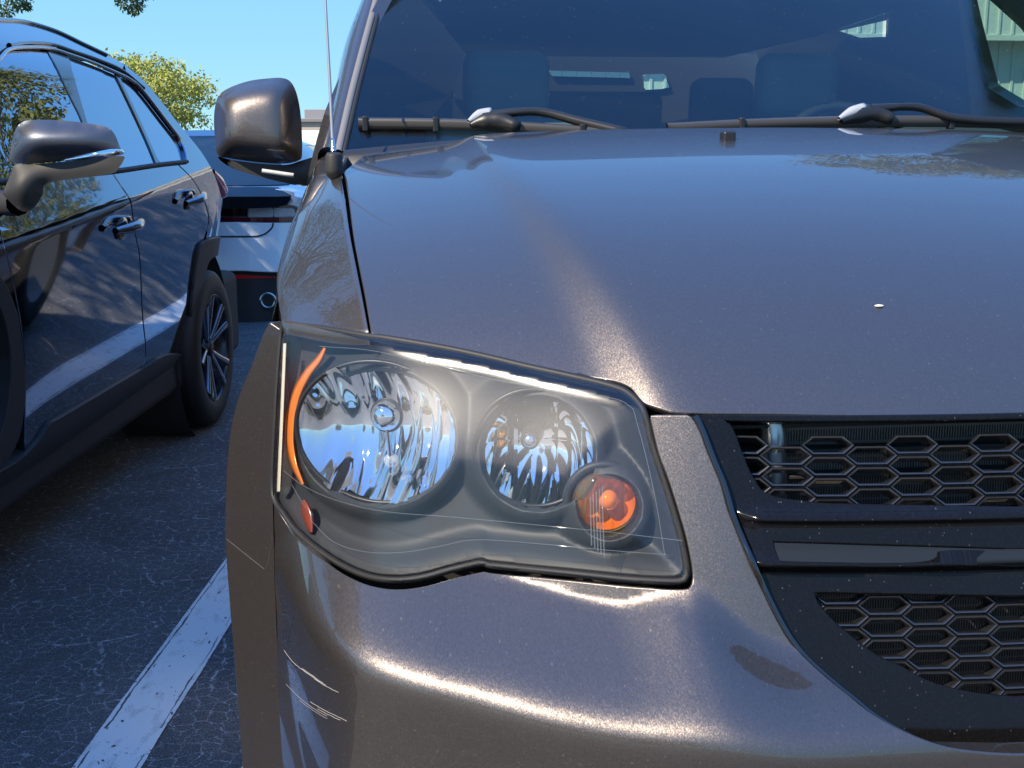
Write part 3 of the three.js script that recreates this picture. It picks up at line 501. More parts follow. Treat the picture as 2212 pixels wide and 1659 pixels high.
// body behind the front wheels: sides with window openings, rear gate
const sideOpen = { right: [[[2072, -60], [2100, 60], [2135, 192], [2200, 232], [2400, 240], [2400, -60]], [[1786, 71], [1915, 27], [1913, 88], [1842, 90]]] };
{
  const sx = s => (y) => .885 - .045 * sstep(.7, .3, y) - .23 * clamp((y - 1.12) / .6, 0, 1.1) ** 1.3;
  for (const s of [-1, 1]) {
    const X = (y, d) => XB + .02 + (s > 0 ? .13 : 0) + s * sx(s)(y) + skew(d), pos = (d, y) => V(X(y, d), y, -d);
    const arch = (c, r) => Array.from({ length: 25 }, (_, i) => { const w = Math.PI * i / 24; return [c - r * Math.cos(w), .34 + r * Math.sin(w)]; });
    const outer = [[2.9, 1.12], [2.86, 1.16], [2.86, 1.30], [3.25, 1.70], [3.6, 1.735], [6.3, 1.70], [6.6, 1.2], [6.62, .5], [6.55, .28], ...arch(5.7, .37).reverse(), [4.2, .22], [2.92, .24]];
    const holes = s > 0 ? sideOpen.right.map(q => curve(q.map(p => [...p, 1]), true, 4).map(([a, b]) => { const p = hit(v => v.x - X(v.y, -v.z), a, b, VAN, 2.2, 9); return [-p.z, p.y]; })) : [];
    part(van, 'body_side', panel([outer, ...holes], .014, pos, { edge: .03, flip: s > 0 }), M.paint);
    holes.forEach(h => part(van, 'side_window', panel([h], .03, (d, y) => pos(d, y).add(V(-s * .012, 0, 0)), { edge: 0 }), s > 0 ? M.glass : M.privacy));
  }
  const rx = skew(6.6) + .06, rear = (x0, y) => { const x = x0 - rx; return V(x0, y, -6.64 + .12 * (x - XB) ** 2 + .08 * clamp(y - 1.1, 0, 1)); };
  const hole = [[1188, 151], [1362, 155], [1366, 168], [1190, 164]].map(([a, b]) => { const p = atDepth(a, b, 6.55); return [p.x, p.y]; }), holeB = [[1392, 160], [1440, 158], [1450, 191], [1394, 194]].map(([a, b]) => { const p = atDepth(a, b, 6.55); return [p.x, p.y]; });
  part(van, 'tailgate', panel([[[XB - .86, .45], [XB + .92, .45], [XB + .92, 1.2], [XB + .86, 1.72], [XB - .86, 1.72], [XB - .88, 1.2]].map(([x, y]) => [x + rx, y]), hole, holeB], .03, rear, { edge: .02, flip: true }), M.paint);
  part(van, 'rear_window', panel([hole], .02, (x, y) => rear(x, y), { edge: 0 }), M.glass); part(van, 'rear_window', panel([holeB], .02, (x, y) => rear(x, y), { edge: 0 }), M.glass);
  for (const s of [-1, 1]) { part(van, 'tail_lamp', box(XB + rx + s * .86 - .05, XB + rx + s * .86 + .045, .82, 1.28, -6.66, -6.38, .03, 3), M.red); part(van, 'floor_sill', skewed(box(XB + s * .76 - .05, XB + s * .76 + .05, .2, .34, -6.4, -2.95, .02)), M.plastic); }
  part(van, 'engine_bay', box(-.07, 1.7, .26, .64, -2.06, -1.78, .02), M.dark); part(van, 'underbody', skewed(box(XB - .66, XB + .66, .24, .5, -6.4, -1.72, .03)), M.dark);
  for (const [s, d] of [[-1, 2.45], [1, 2.45], [-1, 5.7], [1, 5.7]]) {
    const w = part(van, 'wheel', (() => { const g = new THREE.TorusGeometry(.245, .095, 18, 48); g.scale(1, 1, 1.12); g.rotateY(Math.PI / 2); g.translate(XB + s * .80 + (d > 4 ? skew(d) : 0), .34, -d); return g; })(), M.rubber);
    part(w, 'rim', (() => { const g = new THREE.CylinderGeometry(.2, .2, .12, 32); g.rotateZ(Math.PI / 2); g.translate(XB + s * .83 + (d > 4 ? skew(d) : 0), .34, -d); return g; })(), M.silver);
  }
}
// cabin
{
  part(van, 'cabin_floor', skewed(box(XB - .78, XB + .8, .5, .62, -6.4, -2.95, .01)), M.interior);
  part(van, 'headliner', box(XB - .5, XB + 1.1, 1.66, 1.69, -6.4, -3.5, .01), M.interiorLight);
  // dashboard: rolled top that rises to an instrument hood on the far side
  const rows = []; for (let i = 0; i <= 40; i++) { const x = lerp(XW - .80, XW + .80, i / 40), hd = .045 * Math.exp(-(((x - 1.38) / .19) ** 4)), b = 1.225 - .02 * ((x - XW) / .7) ** 2, d0 = shieldD(x, b) + .01; rows.push([V(x, b - .03, -d0), V(x, b + .005, -d0 - .06), V(x, b + .02 + hd * .6, -d0 - .16), V(x, b + .02 + hd, -d0 - .28), V(x, b - .01 + hd, -d0 - .36), V(x, b - .12, -d0 - .40), V(x, .7, -d0 - .42)]); }
  part(van, 'dashboard', sheet(rows, true), M.interior);
  const wheel = new THREE.TorusGeometry(.185, .016, 12, 48); wheel.rotateX(-.42); wheel.translate(1.34, 1.17, -3.42); part(van, 'steering_wheel', wheel, M.plastic);
  const seat = (x, d, w, hy) => {
    const s = subgroup(van, 'seat');
    part(s, 'seat_back', (() => { const g = new RoundedBoxGeometry(w, .66, .15, 5, .06); g.rotateX(.22); g.translate(x, .98 + hy, -d); return g; })(), M.seat);
    part(s, 'headrest', (() => { const g = new RoundedBoxGeometry(w * .52, .21, .11, 6, .05); g.rotateX(.12); g.translate(x, 1.405 + hy, -d - .08); return g; })(), M.seat);
    part(s, 'seat_cushion', box(x - w / 2, x + w / 2, .6 + hy, .76 + hy, -d - .1, -d + .48, .06, 4), M.seat);
  };
  seat(.41, 3.7, .50, 0); seat(1.33, 3.75, .50, 0); seat(.52, 4.7, .48, -.03); seat(1.36, 4.7, .48, -.03); seat(1.05, 5.6, 1.1, -.05);
  const mir = new RoundedBoxGeometry(.21, .055, .035, 3, .017); mir.translate(XW, 1.70, -3.3); part(van, 'rear_view_mirror', mir, M.plastic);
}
// wipers
{
  const on = (a, b, o) => hit(fShield(o), a, b);
  const wiper = (pts) => {
    const w = subgroup(van, 'wiper');
    const bl = pts.blade.map(([a, b]) => on(a, b, -.014));
    const rows = []; const c = new THREE.CatmullRomCurve3(bl); for (let i = 0; i <= 40; i++) { const p = c.getPoint(i / 40), row = []; for (const [y, z] of [[-.013, -.004], [-.011, .006], [-.004, .010], [.006, .012], [.011, .006], [.012, -.004], [-.013, -.004]]) row.push(p.clone().add(V(0, y, z))); rows.push(row); }
    part(w, 'blade', sheet(rows, true), M.blade || (M.blade = mat(rgb(.045, .042, .04), .34)));
    for (const t of pts.clips) { const p = c.getPoint(t); part(w, 'blade_clip', box(p.x - .006, p.x + .006, p.y - .017, p.y + .015, p.z - .006, p.z + .016, .003), M.plastic); }
    const ar = pts.arm.map(([a, b, o]) => on(a, b, o)); part(w, 'arm', taper(ar, [.011, .009, .009, .010, .011], 8), M.plastic);
    const hd = pts.head.map(([a, b]) => on(a, b, -.05)), body = pts.body.map(([a, b]) => on(a, b, -.035));
    part(w, 'head_cover', taper(hd, [.004, .013, .014], 10), M.headCover || (M.headCover = mat(rgb(.33, .34, .35), .3, { clearcoat: .6 })));
    part(w, 'head', taper(body, [.006, .019, .021, .012], 10), M.plastic);
  };
  wiper({ blade: [[774, 266], [900, 267], [1050, 271], [1200, 280], [1360, 291]], clips: [.03, .32, .84], arm: [[1060, 250, -.055], [1110, 243, -.06], [1170, 242, -.055], [1250, 262, -.04], [1350, 286, -.03]], head: [[1012, 262], [1035, 250], [1062, 246]], body: [[1016, 270], [1045, 263], [1080, 262], [1120, 274]] });
  wiper({ blade: [[1440, 278], [1640, 268], [1850, 262], [2060, 262], [2300, 270]], clips: [.2, .74], arm: [[1880, 236, -.055], [1930, 232, -.06], [1985, 232, -.055], [2060, 255, -.04], [2300, 266, -.03]], head: [[1812, 256], [1840, 243], [1866, 236]], body: [[1816, 262], [1850, 250], [1890, 246], [1930, 258]] });
  const nz = box(-.012, .012, -.008, .016, -.02, .012, .005, 3), p = hit(fHood, 1573, 302); nz.translate(p.x, p.y, p.z); part(van, 'washer_nozzle', nz, M.plastic);
}
// antenna
{
  const an = subgroup(van, 'antenna'), foot = atDepth(722, 372, 2.33), top = atDepth(720, 328, 2.36);
  part(an, 'antenna_base', (() => { const g = new THREE.LatheGeometry([[.0, -.022], [.014, -.006], [.017, .004], [.0155, .03], [.012, .036], [0, .037]].map(([a, b]) => new THREE.Vector2(a, b)), 24); g.scale(1, 1, 1.2); g.translate(foot.x, foot.y, foot.z); return g; })(), M.plasticRough);
  part(an, 'antenna_ferrule', taper([top, atDepth(719, 300, 2.37)], [.006, .0045], 10), M.chromeSoft);
  part(an, 'antenna_mast', taper([atDepth(719, 318, 2.365), atDepth(711, 150, 2.5), atDepth(703, 0, 2.62), atDepth(692, -260, 2.8)], [.0034, .0028, .0024, .002], 8), M.mast || (M.mast = mat(rgb(.34, .33, .31), .35, { metalness: .7 })));
}
// door mirror, pillow-shaped housing on a black foot
function pillow(pts, depth, bulge, R, fr = VAN, cell = .006, back = .05, pw = .5, its = 60, tilt = [0, 0, 0, 0]) {
  const poly = curve(pts, true, 6).map(([a, b]) => { const p = atDepth(a, b, depth, fr); return [p.x, p.y]; });
  const prof = s => Math.pow(1 - (1 - clamp(s / R, 0, 1)) ** 2, pw);
  const relax = g => {                                            // evens out the dome so that no crease follows the outline's middle lines
    const I = g.index.array, p = g.attributes.position, n = p.count, nb = Array.from({ length: n }, () => new Set()), cnt = new Map();
    for (let t = 0; t < I.length; t += 3) for (let e = 0; e < 3; e++) { const a = I[t + e], b = I[t + (e + 1) % 3]; nb[a].add(b); nb[b].add(a); const k = Math.min(a, b) * 1e6 + Math.max(a, b); cnt.set(k, (cnt.get(k) || 0) + 1); }
    const rim = new Uint8Array(n); for (const [k, c] of cnt) if (c === 1) { rim[Math.floor(k / 1e6)] = 1; rim[k % 1e6] = 1; }
    let z = Float32Array.from({ length: n }, (_, i) => p.getZ(i));
    for (let it = 0; it < its; it++) { const q = z.slice(); for (let i = 0; i < n; i++) if (!rim[i]) { let m = 0; for (const k of nb[i]) m += z[k]; q[i] = m / nb[i].size; } z = q; }
    for (let i = 0; i < n; i++) p.setZ(i, z[i]); g.computeVertexNormals(); return g;
  };
  const front = relax(panel([poly], cell, (x, y, s) => V(x, y, -depth + bulge * prof(s) + tilt[0] * (x - tilt[2]) + tilt[1] * (y - tilt[3])), { edge: 0, sdPos: true }));
  const rear = relax(panel([poly], cell, (x, y, s) => V(x, y, -depth - back * prof(s) + tilt[0] * (x - tilt[2]) + tilt[1] * (y - tilt[3])), { edge: 0, sdPos: true, flip: true }));
  return merged([front, rear]);
}
{
  const m = subgroup(van, 'door_mirror');
  part(m, 'mirror_housing', pillow([[470.5, 334], [463.6, 298], [460.6, 258], [463.6, 225], [472.5, 203], [498, 187], [538, 174], [578, 169], [607, 168], [626, 175], [639, 196], [648, 232], [653, 280], [654, 330], [649, 345], [617, 353], [558, 350], [498, 342]], 3.2, .075, .06, VAN, .004, .07, .6, 40, [.14, -.14, -.29, 1.30]), M.paint);
  part(m, 'mirror_foot', pillow([[472, 338], [498, 345], [558, 353], [617, 356], [650, 347], [677, 339, 1], [700, 345, 1], [700, 408, 1], [667, 402], [617, 395], [558, 381], [508, 366], [480, 350]], 3.19, .05, .03, VAN, .005, .08), M.plasticRough);
  part(m, 'mirror_trim', taper([atDepth(566, 369, 3.125), atDepth(634, 379, 3.125)], [.0055, .0055], 8), M.trimPale || (M.trimPale = mat(rgb(.55, .55, .5), .4)));
}

// ---------------------------------------------------------------- the SUV in the next bay (axes of the parking rows)
const suv = thing('suv', 'glossy dark navy SUV parked nose out beside the minivan', 'SUV', V(-2.2, 0, -3.8), ROW);
{
  const yc = d => .98 + .073 * (d - 3.06);
  const Xs = (y, d) => { const c = yc(d); return -1.325 - .50 * softplus(y - c, .005) + .14 * softplus(y - c - .16, .02) - .9 * softplus(y - 1.5, .02) - .20 * softplus(c - y, .005) + .06 * softplus(.68 - y, .04) - .5 * softplus(.37 - y, .02) - .30 * softplus(d - 5.45, .12) - .05 * softplus(3.2 - d, .1); };
  const f = o => p => Xs(p.y, -p.z) + o - p.x, tr = (pts, per = 5, o = 0, closed = true) => curve(pts, closed, per).map(([a, b]) => { const p = hit(f(o), a, b, ROW, 1.2, 9); return [-p.z, p.y]; });
  const pos = o => (d, y) => V(Xs(y, d) + o, y, -d);
  const pnl = (name, pts, o, m, opt = {}, holes = []) => part(suv, name, panel([tr(pts, 5, o), ...holes.map(h => tr(h, 5, o))], opt.cell || .012, pos(o), { edge: .02, roll: .003, flip: false, ...opt }), m);
  const roofLine = [[-120, 44], [0, 43], [54, 48], [119, 67], [179, 95], [238, 122], [280, 146]], rearLine = [[312, 176], [351, 222], [384, 265], [411, 298], [440, 336], [464, 381], [482, 440], [493, 494], [500, 509]];
  const win1 = [[-60, 190], [-20, 150], [2, 128], [22, 112], [40, 109], [104, 113, 1], [126, 149], [150, 202], [181, 266], [214, 371, 1], [100, 381], [-60, 394, 1]], win2 = [[146, 122, 1], [200, 141], [250, 161, 1], [286, 235], [315, 298], [339, 354, 1], [290, 360], [216, 368, 1], [190, 270]], win3 = [[258, 166, 1], [276, 173], [304, 196], [357, 262], [387, 304], [397, 330], [400, 347, 1], [369, 352], [346, 355, 1], [320, 297], [292, 236]];
  const fdoor = [[-24, 396, 1], [100, 383], [240, 371, 1], [244, 378], [262, 405], [280, 434], [287, 476], [294, 520], [301, 560], [307, 686], [314, 757], [306, 797, 1], [217, 850], [127, 903], [108, 914], [84, 950], [54, 984, 1], [56, 868], [57, 790], [46, 697], [28, 600], [2, 503], [-16, 440]];
  const rdoor = [[243, 371, 1], [340, 357], [380, 353, 1], [414, 387], [439, 431], [450, 476], [441, 512], [430, 540], [424, 570], [417, 628], [412, 700], [424, 770, 1], [380, 763], [350, 770], [309, 796, 1], [317, 757], [310, 686], [304, 560], [297, 520], [290, 476], [283, 434], [265, 405], [247, 378]];
  const quarter = [[383, 352, 1], [402, 349, 1], [399, 330], [389, 303], [358, 260], [306, 193], [278, 168, 1], [270, 140, 1], ...rearLine, [474, 511], [446, 520], [453, 476], [442, 431], [417, 387]];
  pnl('front_door', fdoor, 0, M.suv); pnl('rear_door', rdoor, 0, M.suv); pnl('rear_quarter', quarter, 0, M.suv);
  pnl('front_fender', [[-420, 470, 1], [-28, 398, 1], [-19, 440], [-1, 503], [25, 600], [40, 680, 1], [10, 610], [-40, 560], [-140, 560], [-300, 640, 1]], 0, M.suv);
  pnl('roof_side', [...roofLine, [268, 138, 1], [262, 152, 1], [200, 126], [140, 104], [100, 100], [40, 95], [18, 98], [-10, 118], [-40, 150], [-80, 215, 1], [-160, 190, 1]], 0, M.suv);
  pnl('front_window', win1, -.008, M.privacy, { edge: 0, cell: .03 }); pnl('rear_door_window', win2, -.008, M.privacy, { edge: 0, cell: .03 }); pnl('quarter_window', win3, -.008, M.privacy, { edge: 0, cell: .03 });
  pnl('door_pillar', [[104, 111, 1], [146, 121, 1], [190, 270], [216, 370, 1], [211, 373, 1], [180, 266], [149, 201], [125, 149]], -.004, M.pillarGrey || (M.pillarGrey = mat(rgb(.045, .05, .06), .25, { clearcoat: 1, clearcoatRoughness: .03 })), { edge: .01 });
  pnl('divider_bar', [[250, 160, 1], [258, 165, 1], [292, 236], [320, 297], [346, 355, 1], [339, 356, 1], [315, 298], [286, 235]], -.002, M.gloss, { edge: .01, cell: .008 });
  const bar = (pts, o, r, m, name, n = 60) => part(suv, name, tube(tr(pts, 4, o, false).map(([d, y]) => pos(o)(d, y)), r, n, 8), m);
  bar([[-20, 150], [2, 124], [22, 106], [60, 102], [108, 105], [146, 116], [200, 135], [252, 157], [280, 171], [306, 193], [358, 260], [390, 303], [401, 330], [404, 350]], .004, .006, M.chromeSoft, 'window_chrome', 120);
  bar([[-24, 395], [100, 382], [240, 370], [340, 356], [404, 349]], .004, .008, M.cladding, 'belt_molding', 80);
  bar([[20, 98], [60, 93], [110, 96], [160, 112], [210, 129], [262, 152], [310, 190]], .002, .008, M.gloss, 'drip_rail', 60);
  bar([[-80, 42], [0, 43], [54, 47], [119, 66], [179, 94], [230, 118]], .004, .007, M.suv, 'roof_rail', 60);
  // cladding along the sills and round the arches
  pnl('sill_cladding', [[7, 1017, 1], [50, 990], [84, 955], [108, 918], [127, 906], [217, 853], [307, 800], [350, 773], [380, 766], [427, 773, 1], [429, 800, 1], [385, 840], [300, 893], [200, 945], [100, 1008], [7, 1085], [-60, 1140, 1], [-60, 1060]], .012, M.cladding, { edge: .05 });
  pnl('arch_cladding', [[427, 788, 1], [415, 696], [419, 628], [427, 568], [433, 538], [443, 524], [473, 514], [500, 511, 1], [506, 540], [512, 568], [520, 620], [522, 640], [519, 672], [512, 690, 1], [506, 640], [502, 590], [496, 556], [478, 548], [458, 558], [448, 577], [443, 613], [441, 702], [432, 788, 1]], .014, M.cladding, { edge: .012, roll: .006, cell: .008 });
  pnl('front_arch_cladding', [[40, 684, 1], [10, 612], [-40, 562], [-140, 560, 1], [-140, 600, 1], [-50, 610], [0, 660], [22, 740], [24, 830], [8, 930], [-40, 1030, 1], [4, 1012, 1], [40, 950], [54, 868], [54, 790]], .02, M.cladding, { edge: .06 });
  // black insides of the arches and the underbody
  part(suv, 'underbody', box(-3.0, -1.46, .22, .62, -6.0, -1.2, .05), M.dark);
  part(suv, 'arch_liner', (() => { const g = new THREE.CylinderGeometry(.43, .43, .3, 40, 1, true, 0, Math.PI * 2); g.rotateZ(Math.PI / 2); g.translate(-1.60, .37, -5.3); return g; })(), M.dark);
  // roof and tail close the body
  const R3 = tr(roofLine, 5, 0, false).map(([d, y]) => pos(0)(d, y)); part(suv, 'roof', sheet(R3.map(p => [0, .06, .2, .6, 1.1, 1.4, 1.5].map((w, i) => p.clone().add(V(-w, [0, .012, .025, .035, .02, -.02, -.10][i], 0))))), M.suv);
  const T3 = tr([[280, 146], ...rearLine, [506, 560], [516, 620], [512, 690]], 4, 0, false).map(([d, y]) => pos(0)(d, y)); part(suv, 'tailgate', sheet(T3.map(p => [0, .03, .10, .4, 1.2, 1.6].map((w, i) => p.clone().add(V(-w, 0, [0, -.035, -.07, -.12, -.12, 0][i])))), true), M.suv);
  part(suv, 'tail_lamp', taper(tr([[456, 372], [470, 395], [480, 425], [484, 450]], 3, -.01, false).map(([d, y]) => pos(-.012)(d, y).add(V(0, 0, -.03))), [.012, .025, .03, .02], 10), M.red);
  part(suv, 'hood', (() => { const rows = []; for (let j = 0; j <= 16; j++) { const t = j / 16, row = []; for (let i = 0; i <= 16; i++) { const u = i / 16 * 2 - 1; row.push(V(-2.2 + u * .87, 1.06 - .12 * t * t - .35 * softplus(Math.abs(u) - .9, .04) - .25 * softplus(t - .9, .03), -3.1 + 1.85 * t)); } rows.push(row); } return sheet(rows); })(), M.suv);
  part(suv, 'front_fascia', box(-3.07, -1.36, .3, .93, -2.4, -1.2, .12, 4), M.suv);
  part(suv, 'windshield', sheet([0, 1].map(t => [-1, -.5, 0, .5, 1].map(u => V(-2.2 + u * lerp(.8, .62, t), lerp(1.08, 1.52, t), lerp(-3.02, -3.85, t) - .08 * u * u)))), M.privacy);
  // door handles in scooped recesses
  for (const [a, b, c] of [[[234, 499], [262, 490], [291, 480]], [[389, 440], [408, 431], [428, 421]]].map(q => q)) {
    const h = subgroup(suv, 'door_handle'), P = [a, b, c].map(([x, y], i) => { const p = hit(f(0), x, y, ROW, 1.2, 9); return pos(i === 1 ? .045 : .022)(-p.z, p.y); });
    part(h, 'grip', taper([P[0], P[1], P[2]], [.011, .017, .019, .014], 10, 8), M.suv);
    const q = hit(f(0), b[0], b[1], ROW, 1.2, 9), r = new THREE.SphereGeometry(.055, 24, 16); r.scale(.16, .8, 1.1); r.translate(q.x, q.y, q.z); part(h, 'recess', r, M.gloss);
  }
  // badge on the rear door's lower corner
  const bp = tr([[399, 735], [405, 729], [416, 727]], 3, .004, false).map(([d, y]) => pos(.006)(d, y)); part(suv, 'badge', tube(bp, .004, 12, 6), M.chromeSoft);
  // mirror
  const m = subgroup(suv, 'door_mirror');
  part(m, 'mirror_cap', pillow([[24, 350], [22, 327], [31, 286], [45, 266], [71, 259], [134, 260], [193, 267], [229, 274], [247, 289], [259, 318], [264, 334], [200, 340], [140, 347], [70, 353]], 2.95, .075, .06, ROW, .005, .08, .7), M.suvCap);
  part(m, 'mirror_lower', pillow([[27, 354, 1], [70, 355], [140, 349], [200, 342], [264, 337], [266, 348], [256, 363], [241, 375], [180, 384], [101, 396], [92, 420], [71, 451], [45, 455], [10, 424], [6, 416, 1], [27, 366]], 2.95, .07, .05, ROW, .005, .07, .6), M.plasticRough);
  part(m, 'mirror_lamp', taper([atDepth(140, 346, 2.87, ROW), atDepth(190, 338, 2.855, ROW), atDepth(240, 330, 2.86, ROW), atDepth(263, 328, 2.91, ROW)], [.002, .007, .009, .006], 10), M.chrome);
  part(m, 'mirror_stalk', taper([atDepth(40, 440, 3.0, ROW), atDepth(10, 440, 3.12, ROW), atDepth(-30, 425, 3.25, ROW)], [.03, .03, .035], 10), M.plasticRough);
  // wheels
  const wheel = (d, full) => {
    const w = subgroup(suv, 'wheel'), x = -1.40, c = V(x, .347, -d), put = g => { g.rotateZ(-Math.PI / 2); g.translate(c.x, c.y, c.z); return g; };
    part(w, 'tyre', put(new THREE.LatheGeometry([[.225, -.20], [.30, -.205], [.334, -.19], [.345, -.16], [.345, -.05], [.336, -.018], [.31, -.002], [.27, 0], [.243, -.004], [.232, -.012]].map(([r, y]) => new THREE.Vector2(r, y)), 72)), M.rubber);
    part(w, 'rim', put(new THREE.LatheGeometry([[.234, -.006], [.230, -.004], [.222, -.018], [.215, -.10], [.13, -.12], [0, -.12]].map(([r, y]) => new THREE.Vector2(r, y)), 64)), M.rimDark || (M.rimDark = mat(rgb(.05, .055, .07), .22, { metalness: .8 })));
    if (full) for (let k = 0; k < 10; k++) {
      const a = (Math.floor(k / 2) / 5) * 6.28318 + (k % 2 ? .17 : -.17) + .25, a2 = a + (k % 2 ? .07 : -.07), D = (r, w2, off) => V(x + off, .347 + r * Math.cos(w2), -d + r * Math.sin(w2));
      const rows = []; for (let i = 0; i <= 8; i++) { const t = i / 8, r = lerp(.04, .226, t), an = lerp(a * .5 + a * .5, a2, t), hw = lerp(.012, .019, t), tang = V(0, -Math.sin(an), Math.cos(an)), p = D(r, an, -.035 + .028 * t); rows.push([p.clone().addScaledVector(tang, -hw).add(V(-.03, 0, 0)), p.clone().addScaledVector(tang, -hw), p.clone().addScaledVector(tang, -hw * .5).add(V(.007, 0, 0)), p.clone().addScaledVector(tang, hw * .5).add(V(.007, 0, 0)), p.clone().addScaledVector(tang, hw), p.clone().addScaledVector(tang, hw).add(V(-.03, 0, 0))]); }
      part(w, 'spoke', sheet(rows), M.spoke || (M.spoke = mat(rgb(.20, .22, .26), .16, { metalness: .95 })));
    }
    part(w, 'hub_cap', put(new THREE.LatheGeometry([[.034, -.045], [.033, -.024], [.02, -.018], [0, -.017]].map(([r, y]) => new THREE.Vector2(r, y)), 28)), M.plastic);
  };
  wheel(5.3, true); wheel(2.55, false);
  for (const d of [2.55, 5.15]) part(suv, 'wheel', (() => { const g = new THREE.CylinderGeometry(.345, .345, .2, 36); g.rotateZ(Math.PI / 2); g.translate(-2.95, .347, -d); return g; })(), M.rubber);
}

// ---------------------------------------------------------------- white coupe across the aisle, its tail towards us
const coupe = thing('coupe', 'white coupe with dark roof and full-width dark tail lamp', 'coupe', V(-2.4, 0, -10), ROW);
{
  const bend = (x) => .45 * Math.max(0, (x + 2.42) / .88) ** 5, D0 = 8.4;
  const pl = (name, pts, off, m, opt = {}, tilt = 0, y0 = .8, holes = []) => { const dd = (x, y) => D0 + off + bend(x) + tilt * (y - y0), t = q => curve(q, true, 5).map(([a, b]) => { const p = hit(v => -v.z - dd(v.x, v.y), a, b, ROW, 6, 14, .02); return [p.x, p.y]; }); return part(coupe, name, panel([t(pts), ...holes.map(t)], opt.cell || .03, (x, y) => V(x, y, -dd(x, y)), { edge: .05, roll: .008, ...opt }), m); };
  const band = [[-40, 440, 1], [560, 440], [622, 440], [645, 447], [657, 462], [649, 482, 1], [-40, 482, 1]];
  pl('tail_panel', [[-60, 421, 1], [560, 421], [600, 423], [640, 431], [664, 450], [672, 490], [673, 540], [670, 583, 1], [-60, 583, 1]], 0, M.white, {}, .12, .8, [band]);
  pl('tail_lamp', band, .03, M.lampDark || (M.lampDark = mat(rgb(.012, .004, .006), .1, { clearcoat: 1 })), { edge: 0 });
  pl('tail_lamp_strip', [[-40, 469, 1], [640, 469, 1], [645, 479, 1], [-40, 479, 1]], .022, M.lampRed || (M.lampRed = mat(rgb(.09, .004, .012), .15, { clearcoat: 1 })), { edge: .008 });
  for (const q of [[[537, 451, 1], [588, 451, 1], [588, 467, 1], [537, 467, 1]], [[593, 451, 1], [634, 452, 1], [639, 466, 1], [593, 467, 1]]]) pl('reversing_lamp', q, .015, M.revLamp || (M.revLamp = mat(rgb(.5, .52, .54), .35, { clearcoat: 1, bumpMap: asphBump, bumpScale: .004 })), { edge: .01, cell: .012 });
  pl('spoiler', [[-60, 405, 1], [560, 404], [606, 411], [643, 421, 1], [560, 423], [-60, 423, 1]], -.04, M.gloss, { edge: .1 }, 1.5, .93);
  pl('rear_deck', [[-60, 398, 1], [624, 398, 1], [668, 404, 1], [665, 428, 1], [640, 424], [560, 406], [-60, 406, 1]], .02, M.white, { edge: .05 }, 5, .93);
  pl('rear_window', [[330, 284, 1], [470, 282], [540, 287], [590, 320], [624, 398, 1], [-60, 406, 1], [-60, 290, 1]], .12, M.dustyGlass || (M.dustyGlass = mat(rgb(.012, .018, .03), .32)), { edge: .02, cell: .06 }, 3.2, .97);
  pl('roof', [[330, 283, 1], [470, 281], [545, 286, 1], [550, 296, 1], [470, 293], [330, 294, 1]], .10, M.suv, { edge: .1, cell: .04 }, 3.2, .97);
  pl('valance', [[-60, 582, 1], [670, 582, 1], [662, 640], [650, 697, 1], [-60, 700, 1]], .05, M.plastic, { edge: .1 }, .15, .5);
  pl('red_stripe', [[-60, 597, 1], [668, 595.5, 1], [667, 604.5, 1], [-60, 607, 1]], .02, M.redPaint, { edge: .01 });
  const line = (pts, o, r, name) => part(coupe, name, tube(curve(pts, false, 4).map(([a, b]) => hit(v => -v.z - (D0 + o + bend(v.x) + .12 * (v.y - .8)), a, b, ROW, 6, 14, .02)), r, 40, 6), M.dark);
  line([[590, 423], [590, 440]], -.002, .006, 'trunk_seam'); line([[590, 482], [586, 494], [562, 509], [504, 511], [300, 511]], -.001, .006, 'trunk_seam');
  const ex = new THREE.TorusGeometry(.05, .01, 12, 32), ep = atDepth(579, 649, 8.42, ROW); ex.translate(ep.x, ep.y, ep.z); part(coupe, 'exhaust_tip', ex, M.chromeSoft);
  part(coupe, 'body', box(-3.3, -1.58, .28, .90, -12.9, -8.62, .15, 4), M.white);
  part(coupe, 'cabin', (() => { const rows = []; for (let j = 0; j <= 8; j++) { const t = j / 8, d = lerp(9.0, 12, t), hh = .90 + .38 * Math.sin(Math.PI * clamp(t * .9 + .08, 0, 1)), row = []; for (let i = 0; i <= 10; i++) { const w = Math.PI * i / 10; row.push(V(-2.44 - .72 * Math.cos(w), .88 + (hh - .88) * Math.pow(Math.sin(w), .45), -d)); } rows.push(row); } return sheet(rows); })(), M.suv);
  for (const [x, d] of [[-1.68, 9.3], [-3.2, 9.3], [-1.68, 12], [-3.2, 12]]) part(coupe, 'wheel', (() => { const g = new THREE.CylinderGeometry(.32, .32, .22, 36); g.rotateZ(Math.PI / 2); g.translate(x, .32, -d); return g; })(), M.rubber);
}

